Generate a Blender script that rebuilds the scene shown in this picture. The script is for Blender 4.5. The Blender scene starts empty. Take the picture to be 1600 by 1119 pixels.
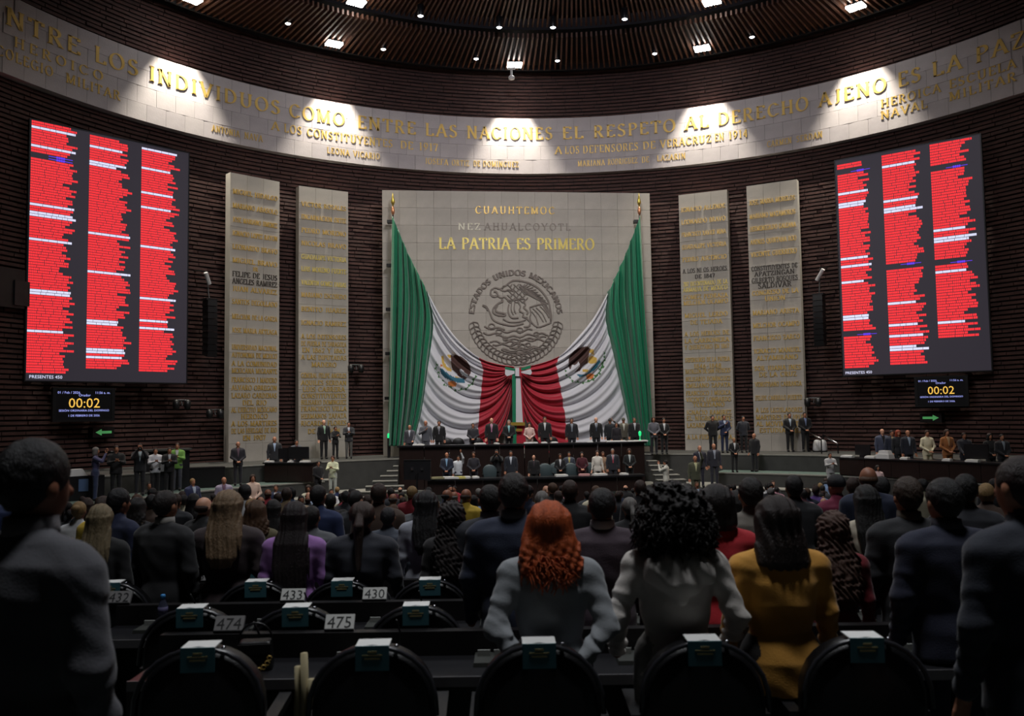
import bpy, bmesh, math, random
import numpy as np
from mathutils import Vector, Matrix
random.seed(7); rng = np.random.default_rng(7)
SC = bpy.context.scene
COL = SC.collection

# light strengths (W)
LA1, LA2, LA3, LA4, LA5, LSP = 840, 200, 270, 520, 380, 6200
# ------------------------------------------------------------------ camera, exposure, world, large lights
ZE = 4.3                                   # eye height above the arena floor
FPX, PITCH, ROLL = 1342.0, math.radians(3.69), math.radians(-0.82)
CX, CY = 800.0, 559.5
FW = np.array([0, math.cos(PITCH), math.sin(PITCH)])
UP = np.array([0, -math.sin(PITCH), math.cos(PITCH)])
cam = bpy.data.objects.new('camera', bpy.data.cameras.new('camera'))
COL.objects.link(cam)
cam.data.sensor_width = 36.0
cam.data.lens = FPX / 1600 * 36
cam.data.clip_end = 300
_c, _s = math.cos(ROLL), math.sin(ROLL)
_r = _c * np.array([1, 0, 0]) + _s * UP
_u = -_s * np.array([1, 0, 0]) + _c * UP
cam.matrix_world = Matrix(((_r[0], _u[0], -FW[0], 0), (_r[1], _u[1], -FW[1], 0), (_r[2], _u[2], -FW[2], ZE), (0, 0, 0, 1)))
cam.data.dof.use_dof = True
cam.data.dof.focus_distance = 32.0
cam.data.dof.aperture_fstop = 3.2
SC.camera = cam
SC.view_settings.view_transform = 'Standard'
SC.view_settings.look = 'None'
SC.view_settings.exposure = 0.0
SC.view_settings.gamma = 1.0
SC.view_settings.use_curve_mapping = False
W = bpy.data.worlds.new('world'); SC.world = W; W.use_nodes = True
W.node_tree.nodes['Background'].inputs[0].default_value = (0.55, 0.5, 0.6, 1)
W.node_tree.nodes['Background'].inputs[1].default_value = 0.010

U_ = 12.4
HC = np.array([.158, 1.829]) * U_          # centre of the round hall
HR = 1.713 * U_                            # radius of the inscribed stone band
AXT = math.radians(4.9)                    # the hall axis leans this much to the left of the view
ZB, ZT, ZCEIL = U_ + ZE, 1.237 * U_ + ZE, 1.43 * U_ + ZE

def ray(px, py):
    x = px - CX; y = CY - py
    c, s = math.cos(ROLL), math.sin(ROLL)
    x, y = x * c - y * s, x * s + y * c
    return np.array([x, 0, 0]) + y * UP + FPX * FW
EYE = np.array([0, 0, ZE])
def at_z(px, py, z):
    r = ray(px, py); return r * ((z - ZE) / r[2]) + EYE
def at_Y(px, py, Y):
    r = ray(px, py); return r * (Y / r[1]) + EYE
def at_R(px, py, rr):
    r = ray(px, py); d = r[:2]; A = d @ d; B = -2 * d @ HC; D = HC @ HC - rr * rr
    return r * ((-B + math.sqrt(B * B - 4 * A * D)) / (2 * A)) + EYE
def at_plane(px, py, p0, n):
    r = ray(px, py); return r * (((p0 - EYE) @ n) / (r @ n)) + EYE
def to_px(p):
    X = np.asarray(p, float) - EYE; d = X @ FW
    x = FPX * X[0] / d; y = FPX * (X @ UP) / d; c, s = math.cos(ROLL), math.sin(ROLL)
    return CX + x * c + y * s, CY - (-x * s + y * c)

def lamp(name, kind, loc, energy, col=(1, 1, 1), aim=None, **kw):
    l = bpy.data.lights.new(name, kind); l.energy = energy; l.color = col
    for k, v in kw.items(): setattr(l, k, v)
    o = bpy.data.objects.new(name, l); COL.objects.link(o); o.location = loc
    if aim is not None:
        o.rotation_euler = (Vector(aim) - Vector(loc)).to_track_quat('-Z', 'Y').to_euler()
    return o
# overhead panels of the arena and the stage wash
lamp('arena_light', 'AREA', (0.5, 17, 21.2), LA1, (.93, .96, 1), (0.5, 19, 0), shape='DISK', size=6, spread=math.radians(130))
lamp('arena_light', 'AREA', (1.0, 3.6, 21.0), LA2, (.95, .97, 1), (0.8, 5.5, 2), shape='DISK', size=2.5, spread=math.radians(70))
lamp('arena_light', 'AREA', (-9, 22, 20.8), LA3, (1, .94, .86), (-9, 36, 1), shape='DISK', size=3, spread=math.radians(120))
lamp('arena_light', 'AREA', (12, 22, 20.8), LA3, (1, .94, .86), (11, 36, 1), shape='DISK', size=3, spread=math.radians(120))
lamp('stage_light', 'AREA', (1.5, 25, 20.6), LA4, (1, .95, .88), (0.6, 40.5, 4), shape='DISK', size=3, spread=math.radians(110))
lamp('stage_light', 'AREA', (1.5, 20, 20.6), LA5, (.86, .84, 1), (1, 43, 15), shape='DISK', size=3, spread=math.radians(120))

# ------------------------------------------------------------------ materials
_mc = {}
def srgb(c):
    return tuple((v / 12.92 if v <= .04045 else ((v + .055) / 1.055) ** 2.4) for v in [x / 255 for x in c])
def mat(name, col, rough=.6, metal=0., spec=.5, emit=None, noise=0., scale=8., bump=0., bscale=60., coat=0., stretch=None, sheen=0.):
    if name in _mc: return _mc[name]
    m = bpy.data.materials.new(name); m.use_nodes = True
    nt = m.node_tree; b = nt.nodes['Principled BSDF']
    c = srgb(col) if max(col) > 1.01 else col
    b.inputs['Base Color'].default_value = (*c, 1)
    b.inputs['Roughness'].default_value = rough
    b.inputs['Metallic'].default_value = metal
    b.inputs['Specular IOR Level'].default_value = spec
    if coat: b.inputs['Coat Weight'].default_value = coat
    if sheen: b.inputs['Sheen Weight'].default_value = sheen
    if emit is not None:
        b.inputs['Emission Color'].default_value = (*emit[0], 1)
        b.inputs['Emission Strength'].default_value = emit[1]
    if noise or bump:
        tc = nt.nodes.new('ShaderNodeTexCoord'); mp = nt.nodes.new('ShaderNodeMapping')
        nt.links.new(tc.outputs['Object'], mp.inputs[0])
        if stretch: mp.inputs['Scale'].default_value = stretch
    if noise:
        n = nt.nodes.new('ShaderNodeTexNoise'); n.inputs['Scale'].default_value = scale; n.inputs['Detail'].default_value = 5
        nt.links.new(mp.outputs[0], n.inputs['Vector'])
        mr = nt.nodes.new('ShaderNodeMapRange'); mr.inputs[1].default_value = .3; mr.inputs[2].default_value = .7
        mr.inputs[3].default_value = 1 - noise; mr.inputs[4].default_value = 1 + noise
        nt.links.new(n.outputs[0], mr.inputs[0])
        mx = nt.nodes.new('ShaderNodeVectorMath'); mx.operation = 'SCALE'
        mx.inputs[0].default_value = c
        nt.links.new(mr.outputs[0], mx.inputs['Scale'])
        nt.links.new(mx.outputs[0], b.inputs['Base Color'])
    if bump:
        n2 = nt.nodes.new('ShaderNodeTexNoise'); n2.inputs['Scale'].default_value = bscale; n2.inputs['Detail'].default_value = 4
        nt.links.new(mp.outputs[0], n2.inputs['Vector'])
        bp = nt.nodes.new('ShaderNodeBump'); bp.inputs['Strength'].default_value = bump; bp.inputs['Distance'].default_value = .02
        nt.links.new(n2.outputs[0], bp.inputs['Height']); nt.links.new(bp.outputs[0], b.inputs['Normal'])
    _mc[name] = m
    return m
M_STONE = mat('stone', (178, 172, 163), .85, noise=.10, scale=1.3, bump=.25, bscale=25)
M_STONE_B = mat('stone_band', (174, 167, 168), .85, noise=.12, scale=1.1, bump=.25, bscale=20)
M_RELIEF = mat('shaded_relief', (128, 119, 112), .8, noise=.1, scale=3)  # darker than the slab: the carving's shadows are put into its colour
M_BRICK = mat('brick', (72, 45, 40), .75, noise=.4, scale=1.6, bump=.5, bscale=14, stretch=(1, 1, 7))
M_JOINT = mat('joint', (26, 20, 19), .9)
M_GOLD = mat('gold_letter', (206, 172, 92), .45, metal=.35)
M_GOLD2 = mat('gold_letter_bright', (226, 205, 110), .45, metal=.2)
M_DARKL = mat('dark_letter', (62, 56, 50), .6)
M_WOODS = mat('slat_wood', (84, 52, 36), .55, noise=.25, scale=3)
M_BLACK = mat('ceiling_void', (14, 12, 13), .9)
M_CONC = mat('concrete', (64, 64, 62), .8, noise=.12, scale=3, bump=.2)
M_TREAD = mat('tread', (126, 125, 119), .8, noise=.1, scale=4)
M_CARPET = mat('carpet', (54, 60, 58), .95, noise=.2, scale=6, bump=.4, bscale=90)
M_CARPG = mat('carpet_green', (80, 98, 92), .95, noise=.15, scale=5, bump=.4, bscale=90)
M_DWOOD = mat('dark_wood', (38, 26, 24), .35, noise=.25, scale=4, stretch=(6, 1, 1))
M_DTOP = mat('dark_top', (30, 30, 33), .3, noise=.1)
M_PLAST = mat('black_plastic', (20, 20, 22), .4)
M_LEATH = mat('black_leather', (13, 13, 15), .38, bump=.15, bscale=120)
M_CHROME = mat('chrome', (190, 190, 195), .2, metal=1)
M_PAPER = mat('paper', (225, 225, 222), .8)
M_TEAL = mat('teal_card', (58, 108, 118), .7)
M_WHITE = mat('white_plastic', (205, 205, 205), .5)

# ------------------------------------------------------------------ mesh helpers
def tag(o, label=None, cat=None, group=None, kind=None):
    if label: o['label'] = label
    if cat: o['category'] = cat
    if group: o['group'] = group
    if kind: o['kind'] = kind
    return o
def link(name, me, parent=None, loc=None, rz=None, mw=None):
    o = bpy.data.objects.new(name, me); COL.objects.link(o)
    if parent is not None: o.parent = parent
    if loc is not None: o.location = loc
    if rz is not None: o.rotation_euler = (0, 0, rz)
    if mw is not None: o.matrix_local = mw
    return o
def empty(name, loc=(0, 0, 0), rz=0):
    o = bpy.data.objects.new(name, None); COL.objects.link(o); o.location = loc; o.rotation_euler = (0, 0, rz)
    o.empty_display_size = .2
    return o
class MB:
    def __init__(s): s.v = []; s.f = []; s.m = []
    def add(s, vs, fs, mi=0):
        n = len(s.v); s.v += [tuple(map(float, p)) for p in vs]; s.f += [tuple(i + n for i in f) for f in fs]; s.m += [mi] * len(fs); return s
    def box(s, x0, x1, y0, y1, z0, z1, mi=0, rz=0, c=None, taper=0):
        vs = [(x, y, z) for z in (z0, z1) for x, y in ((x0, y0), (x1, y0), (x1, y1), (x0, y1))]
        if taper:
            mx, my = (x0 + x1) / 2, (y0 + y1) / 2
            vs = vs[:4] + [(mx + (x - mx) * (1 - taper), my + (y - my) * (1 - taper), z) for x, y, z in vs[4:]]
        if rz:
            cc = c or ((x0 + x1) / 2, (y0 + y1) / 2); a, b = math.cos(rz), math.sin(rz)
            vs = [(cc[0] + (x - cc[0]) * a - (y - cc[1]) * b, cc[1] + (x - cc[0]) * b + (y - cc[1]) * a, z) for x, y, z in vs]
        return s.add(vs, [(3, 2, 1, 0), (4, 5, 6, 7), (0, 1, 5, 4), (1, 2, 6, 5), (2, 3, 7, 6), (3, 0, 4, 7)], mi)
    def tube(s, pts, r, n=8, mi=0, r1=None, close=False):
        P = [Vector(p) for p in pts]; k = len(P); rs = [r + ((r1 if r1 is not None else r) - r) * i / max(1, k - 1) for i in range(k)]
        vs = []
        for i, p in enumerate(P):
            t = (P[(i + 1) % k] - P[i - 1]) if close else (P[min(i + 1, k - 1)] - P[max(i - 1, 0)])
            if t.length < 1e-9: t = Vector((0, 0, 1))
            t.normalize(); a = t.orthogonal().normalized() if i == 0 else (a - t * a.dot(t)).normalized(); b = t.cross(a)
            for j in range(n):
                q = 2 * math.pi * j / n; vs.append(p + (a * math.cos(q) + b * math.sin(q)) * rs[i])
        fs = []
        for i in range(k if close else k - 1):
            for j in range(n):
                i2 = (i + 1) % k
                fs.append((i * n + j, i * n + (j + 1) % n, i2 * n + (j + 1) % n, i2 * n + j))
        if not close:
            fs.append(tuple(range(n - 1, -1, -1))); fs.append(tuple((k - 1) * n + j for j in range(n)))
        return s.add(vs, fs, mi)
    def lathe(s, prof, n=16, c=(0, 0, 0), mi=0):
        vs = [(c[0] + r * math.cos(2 * math.pi * j / n), c[1] + r * math.sin(2 * math.pi * j / n), c[2] + z) for r, z in prof for j in range(n)]
        fs = [(i * n + j, i * n + (j + 1) % n, (i + 1) * n + (j + 1) % n, (i + 1) * n + j) for i in range(len(prof) - 1) for j in range(n)]
        fs.append(tuple(range(n - 1, -1, -1))); fs.append(tuple((len(prof) - 1) * n + j for j in range(n)))
        return s.add(vs, fs, mi)
    def mesh(s, name, mats, smooth=False):
        me = bpy.data.meshes.new(name); me.from_pydata(s.v, [], s.f)
        for m in (mats if isinstance(mats, (list, tuple)) else [mats]): me.materials.append(m)
        if any(s.m): me.polygons.foreach_set('material_index', s.m)
        if smooth: me.polygons.foreach_set('use_smooth', [True] * len(s.f))
        me.validate(); me.update(); return me
    def build(s, name, mats, parent=None, smooth=False, **kw):
        return link(name, s.mesh(name, mats, smooth), parent, **kw)
def polar(a, r, z=0.):      # azimuth a measured at the hall centre, clockwise from +Y
    return (HC[0] + r * math.sin(a), HC[1] + r * math.cos(a), z)
def azim(p):
    return math.atan2(p[0] - HC[0], p[1] - HC[1])
# ------------------------------------------------------------------ a small serif alphabet drawn with a broad nib
def _arc(cx, cy, rx, ry, a0, a1, n=10):
    return [(cx + rx * math.cos(math.radians(a0 + (a1 - a0) * i / n)), cy + ry * math.sin(math.radians(a0 + (a1 - a0) * i / n))) for i in range(n + 1)]
V = lambda x, y0=0, y1=1: [(x, y0), (x, y1)]
GL = {
 'A': (.80, [[(.05, 0), (.40, 1)], [(.40, 1), (.75, 0)], [(.18, .34), (.62, .34)]], [(.05, 0), (.75, 0)]),
 'B': (.66, [V(.13), _arc(.3, .75, .26, .22, 90, -90), _arc(.3, .28, .3, .25, 90, -90), [(.1, .97), (.32, .97)], [(.1, .52), (.32, .52)], [(.1, .03), (.32, .03)]], []),
 'C': (.76, [_arc(.42, .5, .35, .47, 50, 310, 16)], [(.66, .84), (.66, .16)]),
 'D': (.80, [V(.13), _arc(.33, .5, .38, .46, 90, -90, 14), [(.1, .96), (.35, .96)], [(.1, .04), (.35, .04)]], []),
 'E': (.62, [V(.13), [(.05, .96), (.56, .96)], [(.1, .52), (.45, .52)], [(.05, .04), (.58, .04)], [(.56, .8), (.56, .98)], [(.58, .02), (.58, .2)]], []),
 'F': (.58, [V(.13), [(.05, .96), (.55, .96)], [(.1, .52), (.42, .52)], [(.55, .8), (.55, .98)]], [(.13, 0)]),
 'G': (.80, [_arc(.42, .5, .35, .47, 50, 320, 16), [(.7, .05), (.7, .42)]], [(.7, .42), (.66, .84)]),
 'H': (.82, [V(.14), V(.68), [(.14, .5), (.68, .5)]], [(.14, 0), (.14, 1), (.68, 0), (.68, 1)]),
 'I': (.34, [V(.17)], [(.17, 0), (.17, 1)]),
 'J': (.44, [[(.28, 1), (.28, .15), (.2, .02), (.08, .0)]], [(.28, 1)]),
 'K': (.76, [V(.14), [(.62, .97), (.2, .48)], [(.3, .58), (.66, .02)]], [(.14, 0), (.14, 1), (.62, 1), (.66, 0)]),
 'L': (.60, [V(.13), [(.05, .04), (.56, .04)], [(.56, .02), (.56, .22)]], [(.13, 1)]),
 'M': (.96, [V(.13), [(.13, 1), (.47, .05)], [(.47, .05), (.81, 1)], V(.83)], [(.13, 0), (.83, 0), (.1, 1), (.86, 1)]),
 'N': (.84, [V(.13), [(.13, 1), (.7, .02)], V(.7)], [(.13, 0), (.1, 1), (.7, 1)]),
 'O': (.84, [_arc(.42, .5, .36, .48, 0, 360, 22)], []),
 'P': (.62, [V(.13), _arc(.3, .73, .27, .24, 90, -90), [(.1, .97), (.32, .97)], [(.1, .49), (.32, .49)]], [(.13, 0)]),
 'Q': (.84, [_arc(.42, .5, .36, .48, 0, 360, 22), [(.45, .15), (.78, -.15)]], []),
 'R': (.72, [V(.13), _arc(.3, .74, .25, .23, 90, -90), [(.1, .97), (.32, .97)], [(.1, .51), (.32, .51)], [(.34, .5), (.64, .02)]], [(.13, 0), (.64, 0)]),
 'S': (.58, [_arc(.29, .75, .2, .22, 20, 180, 9) + _arc(.29, .76, .2, .22, 180, 250, 4) + _arc(.27, .26, .23, .25, 70, 0, 4) + _arc(.27, .26, .23, .23, 0, -160, 9)], []),
 'T': (.70, [V(.35), [(.04, .96), (.66, .96)], [(.04, .78), (.04, .98)], [(.66, .78), (.66, .98)]], [(.35, 0)]),
 'U': (.80, [[(.14, 1), (.14, .35)] + _arc(.4, .33, .26, .31, 180, 360, 10) + [(.66, 1)]], [(.14, 1), (.66, 1)]),
 'V': (.78, [[(.05, 1), (.39, 0)], [(.39, 0), (.73, 1)]], [(.05, 1), (.73, 1)]),
 'W': (1.1, [[(.05, 1), (.32, 0)], [(.32, 0), (.55, .9)], [(.55, .9), (.78, 0)], [(.78, 0), (1.05, 1)]], [(.05, 1), (1.05, 1)]),
 'X': (.76, [[(.06, 1), (.68, 0)], [(.08, 0), (.66, 1)]], [(.06, 1), (.68, 0), (.08, 0), (.66, 1)]),
 'Y': (.74, [[(.05, 1), (.37, .48)], [(.37, .48), (.69, 1)], V(.37, 0, .5)], [(.05, 1), (.69, 1), (.37, 0)]),
 'Z': (.66, [[(.06, .96), (.6, .96)], [(.6, .96), (.06, .04)], [(.06, .04), (.62, .04)], [(.06, .78), (.06, .98)], [(.62, .02), (.62, .22)]], []),
 '0': (.64, [_arc(.32, .5, .25, .48, 0, 360, 20)], []), '1': (.4, [V(.22), [(.22, 1), (.08, .84)]], [(.22, 0)]),
 '2': (.6, [_arc(.3, .74, .22, .23, 160, -40, 9) + [(.08, .05)], [(.06, .04), (.54, .04)]], []),
 '3': (.58, [_arc(.27, .75, .2, .22, 150, -90, 9), _arc(.27, .27, .24, .26, 90, -150, 10)], []),
 '4': (.62, [V(.44), [(.44, 1), (.06, .3)], [(.04, .3), (.6, .3)]], [(.44, 0)]),
 '5': (.58, [[(.14, .96), (.5, .96)], [(.14, .96), (.13, .55)], _arc(.26, .3, .25, .28, 110, -150, 11)], []),
 '6': (.62, [[(.5, .95), (.2, .72), (.09, .4)], _arc(.32, .3, .24, .29, 0, 360, 16)], []),
 '7': (.58, [[(.06, .96), (.52, .96)], [(.52, .96), (.22, 0)], [(.06, .8), (.06, .98)]], []),
 '8': (.6, [_arc(.3, .75, .19, .22, 0, 360, 14), _arc(.3, .27, .24, .26, 0, 360, 14)], []),
 '9': (.62, [_arc(.31, .69, .24, .29, 0, 360, 16), [(.54, .62), (.42, .28), (.14, .05)]], []),
 '-': (.5, [[(.08, .48), (.42, .48)]], []), '.': (.3, [[(.1, .07), (.2, .07)]], []), ' ': (.42, [], []),
}
NIB = math.radians(18)
def ribbon(pts, wfun):
    out = []; k = len(pts); L = []; R = []
    for i in range(k):
        a = pts[max(i - 1, 0)]; b = pts[min(i + 1, k - 1)]
        dx, dy = b[0] - a[0], b[1] - a[1]; l = math.hypot(dx, dy) or 1; dx /= l; dy /= l
        w = wfun(dx, dy) / 2
        L.append((pts[i][0] - dy * w, pts[i][1] + dx * w)); R.append((pts[i][0] + dy * w, pts[i][1] - dx * w))
    for i in range(k - 1): out.append((L[i], R[i], R[i + 1], L[i + 1]))
    return out
def glyph(ch, bold=1.):
    w, st, se = GL.get(ch, GL[' '])
    wf = lambda dx, dy: (.045 + .12 * abs(dx * math.sin(NIB) - dy * math.cos(NIB)) ** 1.3) * bold
    q = []
    for p in st: q += ribbon(p, wf)
    for x, y in se:
        y = min(max(y, .025), .975); q.append(((x - .14, y - .028), (x + .14, y - .028), (x + .14, y + .028), (x - .14, y + .028)))
    return w, q
def flat_mb(mb, quads, place, d=.0, mi=0):     # place(x,z)->point ; extrude towards the viewer by d along place.n
    n = np.array(place.n) * d
    for q in quads:
        P = [np.array(place(*p)) for p in q]
        if d:
            F = [p + n for p in P]
            mb.add(list(F) + list(P), [(0, 1, 2, 3), (4, 5, 1, 0), (5, 6, 2, 1), (6, 7, 3, 2), (7, 4, 0, 3)], mi)
        else: mb.add(P, [(0, 1, 2, 3)], mi)
class Frame:                                  # a plane in space: origin, right, up, normal
    def __init__(s, o, r, n, u=(0, 0, 1)): s.o = np.array(o, float); s.r = np.array(r, float); s.n = np.array(n, float); s.u = np.array(u, float)
    def __call__(s, x, z): return s.o + s.r * x + s.u * z
def line_quads(txt, h, x0=0, z0=0, width=None, bold=1., track=.12, center=False):
    gs = [glyph(c, bold) for c in txt]; tot = sum(g[0] + track for g in gs) - track
    sx = h if width is None else width / tot
    if center: x0 -= tot * sx / 2
    out = []; x = 0
    for w, q in gs:
        out += [tuple((x0 + (x + p[0]) * sx, z0 + p[1] * h) for p in qq) for qq in q]; x += w + track
    return out
def sans_mesh(txt, size, mats, name='text', align='CENTER', ext=0.):
    cu = bpy.data.curves.new(name, 'FONT'); cu.body = txt; cu.size = size; cu.align_x = align; cu.extrude = ext; cu.resolution_u = 2
    o = bpy.data.objects.new(name, cu); COL.objects.link(o)
    dg = bpy.context.evaluated_depsgraph_get(); dg.update()
    me = bpy.data.meshes.new_from_object(o.evaluated_get(dg))
    bpy.data.objects.remove(o); bpy.data.curves.remove(cu)
    me.materials.clear(); me.materials.append(mats); return me
# ------------------------------------------------------------------ the room: walls, band, ceiling, floors
def ring_wall(name, r, z0, z1, a0, a1, n, m, inward=True, parent=None):
    mb = MB(); vs = []
    for i in range(n + 1):
        a = a0 + (a1 - a0) * i / n
        vs += [polar(a, r, z0), polar(a, r, z1)]
    fs = [(2 * i, 2 * i + 1, 2 * i + 3, 2 * i + 2) for i in range(n)]
    mb.add(vs, fs); return mb.build(name, m, parent)
R_ = math.radians
def courses(parent, r, z0, z1, a0, a1, pitch=.185, seglen=.9, seed=1):
    rr = random.Random(seed); mb = MB(); nz = int((z1 - z0) / pitch); da = seglen / r
    for k in range(nz):
        a = a0 - rr.random() * da; zb = z0 + k * pitch
        while a < a1:
            d = rr.uniform(.0, .05) + .05; b = a + da * rr.uniform(.8, 1.2); g = .012 / r
            p = [polar(a + g, r), polar(b - g, r), polar(b - g, r - d), polar(a + g, r - d)]
            z1_ = zb + pitch * .62
            vs = [(x, y, zb) for x, y, _ in p] + [(x, y, z1_) for x, y, _ in p]
            mb.add(vs, [(3, 2, 6, 7), (0, 3, 7, 4), (2, 1, 5, 6), (4, 7, 6, 5), (0, 1, 2, 3)])
            a = b
    o = mb.build('brick_course', M_BRICK, parent); tag(o, kind='stuff'); return o
A0, A1 = R_(-100), R_(92)
wl = ring_wall('wall_front', HR + .42, 0, ZB + .2, A0, A1, 120, M_JOINT); tag(wl, kind='structure')
courses(wl, HR + .42, 1.0, ZB + .1, R_(-72), R_(66), seed=1)
wu = ring_wall('wall_upper', HR + .62, ZT - .2, ZCEIL + 1.2, A0, A1, 120, M_JOINT); tag(wu, kind='structure')
courses(wu, HR + .62, ZT - .05, ZCEIL + .5, R_(-72), R_(66), seed=2)
wb = ring_wall('wall_back', 34, -3, ZCEIL + 1.5, R_(92), R_(260), 40, M_JOINT); tag(wb, kind='structure')
# inscribed band
nb = 96; mb = MB(); vs = []
for i in range(nb + 1):
    a = A0 + (A1 - A0) * i / nb
    vs += [polar(a, HR + .45, ZB), polar(a, HR + .03, ZB), polar(a, HR + .03, ZT), polar(a, HR + .65, ZT)]
fs = []
for i in range(nb):
    for j in range(3): fs.append((4 * i + j, 4 * i + j + 1, 4 * i + j + 5, 4 * i + j + 4))
mb.add(vs, fs); band = mb.build('trim_1', M_STONE_B); tag(band, 'curved pale stone band carrying gold lettering', kind='structure')
def block_mesh(w, h, d, m, name='stone_block'):
    b = .004; mb = MB()
    x, z = w / 2 - .001, h / 2 - .001
    mb.add([(-x, 0, -z), (x, 0, -z), (x, 0, z), (-x, 0, z), (-x + b, -d, -z + b), (x - b, -d, -z + b), (x - b, -d, z - b), (-x + b, -d, z - b)],
           [(4, 5, 6, 7), (0, 1, 5, 4), (1, 2, 6, 5), (2, 3, 7, 6), (3, 0, 4, 7)])
    return mb.mesh(name, m)
nrow = 4; bh = (ZT - ZB) / nrow; da = R_(2.35); bme = block_mesh(HR * da, bh, .035, M_STONE_B)
M_STONE_B2 = mat('stone_band_b', (170, 163, 165), .85, noise=.12, scale=1.1, bump=.25, bscale=20)
bme2 = bme.copy(); bme2.materials.clear(); bme2.materials.append(M_STONE_B2)
for k in range(nrow):
    a = R_(-69) + (k % 2) * da / 2
    while a < R_(60):
        rr_ = HR + .03 + random.uniform(-.004, .004)
        o = link('stone_block', random.choice((bme, bme, bme2)), band, polar(a, rr_, ZB + bh * (k + .5)), -a); a += da
# gold lettering on the band
_lm = {}
def letter_mesh(ch, m, d=.025, bold=1.1):
    k = (ch, m.name)
    if k not in _lm:
        mb = MB(); w, q = glyph(ch, bold); fr = Frame((-w / 2, 0, 0), (1, 0, 0), (0, -1, 0))
        flat_mb(mb, q, fr, d); _lm[k] = mb.mesh('letter', m)
    return _lm[k]
def band_word(word, x0, x1, zb, h, m=None, joined=None):
    m = m or M_GOLD
    def az(px):          # azimuth where that picture column meets the band at the lettering height
        lo, hi = R_(-80), R_(70)
        for _ in range(50):
            mid = (lo + hi) / 2
            if to_px(polar(mid, HR, zb))[0] < px: lo = mid
            else: hi = mid
        return lo
    a0, a1 = az(x0), az(x1); gs = [GL.get(c, GL[' '])[0] for c in word]; tr = .22; tot = sum(gs) + tr * (len(gs) - 1)
    x = 0; sx = (a1 - a0) * HR / tot
    for c, w in zip(word, gs):
        a = a0 + (a1 - a0) * (x + w / 2) / tot
        if c != ' ':
            if joined is None:
                o = link('letter', letter_mesh(c, m), band, polar(a, HR - .005, zb), -a); o.scale = (min(sx, h * 1.3), 1, h)
            else:
                p = polar(a, HR - .005, zb); fr = Frame(p, (math.cos(a), -math.sin(a), 0), (-math.sin(a), -math.cos(a), 0)); ww, q = glyph(c, 1.05)
                s = min(sx, h * 1.3)
                flat_mb(joined, [tuple(((p_[0] - ww / 2) * s, p_[1] * h) for p_ in qq) for qq in q], fr, .02)
        x += w + tr
for w, a, b in (('E', -26, -3), ('NTRE', 9, 124), ('LOS', 148, 215), ('INDIVIDUOS', 233, 437), ('COMO', 452, 538), ('ENTRE', 559, 649), ('LAS', 665, 714), ('NACIONES', 730, 863),
                ('EL', 879, 911), ('RESPETO', 928, 1055), ('AL', 1071, 1107), ('DERECHO', 1122, 1263), ('AJENO', 1280, 1385), ('ES', 1404, 1439), ('LA', 1458, 1503), ('PAZ', 1526, 1602)):
    band_word(w, a, b, ZB + 1.80, .66)
for line in ((('A', 424, 436), ('LOS', 444, 471), ('CONSTITUYENTES', 480, 613), ('DE', 626, 645), ('1917', 655, 684), 1.02, .40),
             (('A', 867, 878), ('LOS', 883, 905), ('DEFENSORES', 911, 997), ('DE', 1005, 1024), ('VERACRUZ', 1032, 1111), ('EN', 1117, 1131), ('1914', 1139, 1168), 1.02, .40),
             (('LEONA', 511, 546), ('VICARIO', 552, 593), .34, .30), (('JOSEFA', 664, 700), ('ORTIZ', 706, 733), ('DE', 740, 750), ('DOMINGUEZ', 755, 810), .34, .30),
             (('MARIANA', 903, 945), ('RODRIGUEZ', 950, 996), ('DE', 1003, 1014), ('LAZARIN', 1027, 1071), .34, .30), (('CARMEN', 1199, 1237), ('SERDAN', 1245, 1285), .34, .30),
             (('ANTONIA', 331, 374), ('NAVA', 382, 410), .34, .30), (('HEROICO', 20, 162), 1.12, .38), (('COLEGIO', -6, 82), ('MILITAR', 103, 187), .55, .38),
             (('HEROICA', 1377, 1470), ('ESCUELA', 1484, 1588), 1.08, .38), (('NAVAL', 1377, 1449), ('MILITAR', 1484, 1588), .55, .38)):
    jm = MB()
    for w in line[:-2]: band_word(w[0], w[1], w[2], ZB + line[-2], line[-1], joined=jm)
    tag(jm.build('inscription', M_GOLD, band), kind='stuff')
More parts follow.
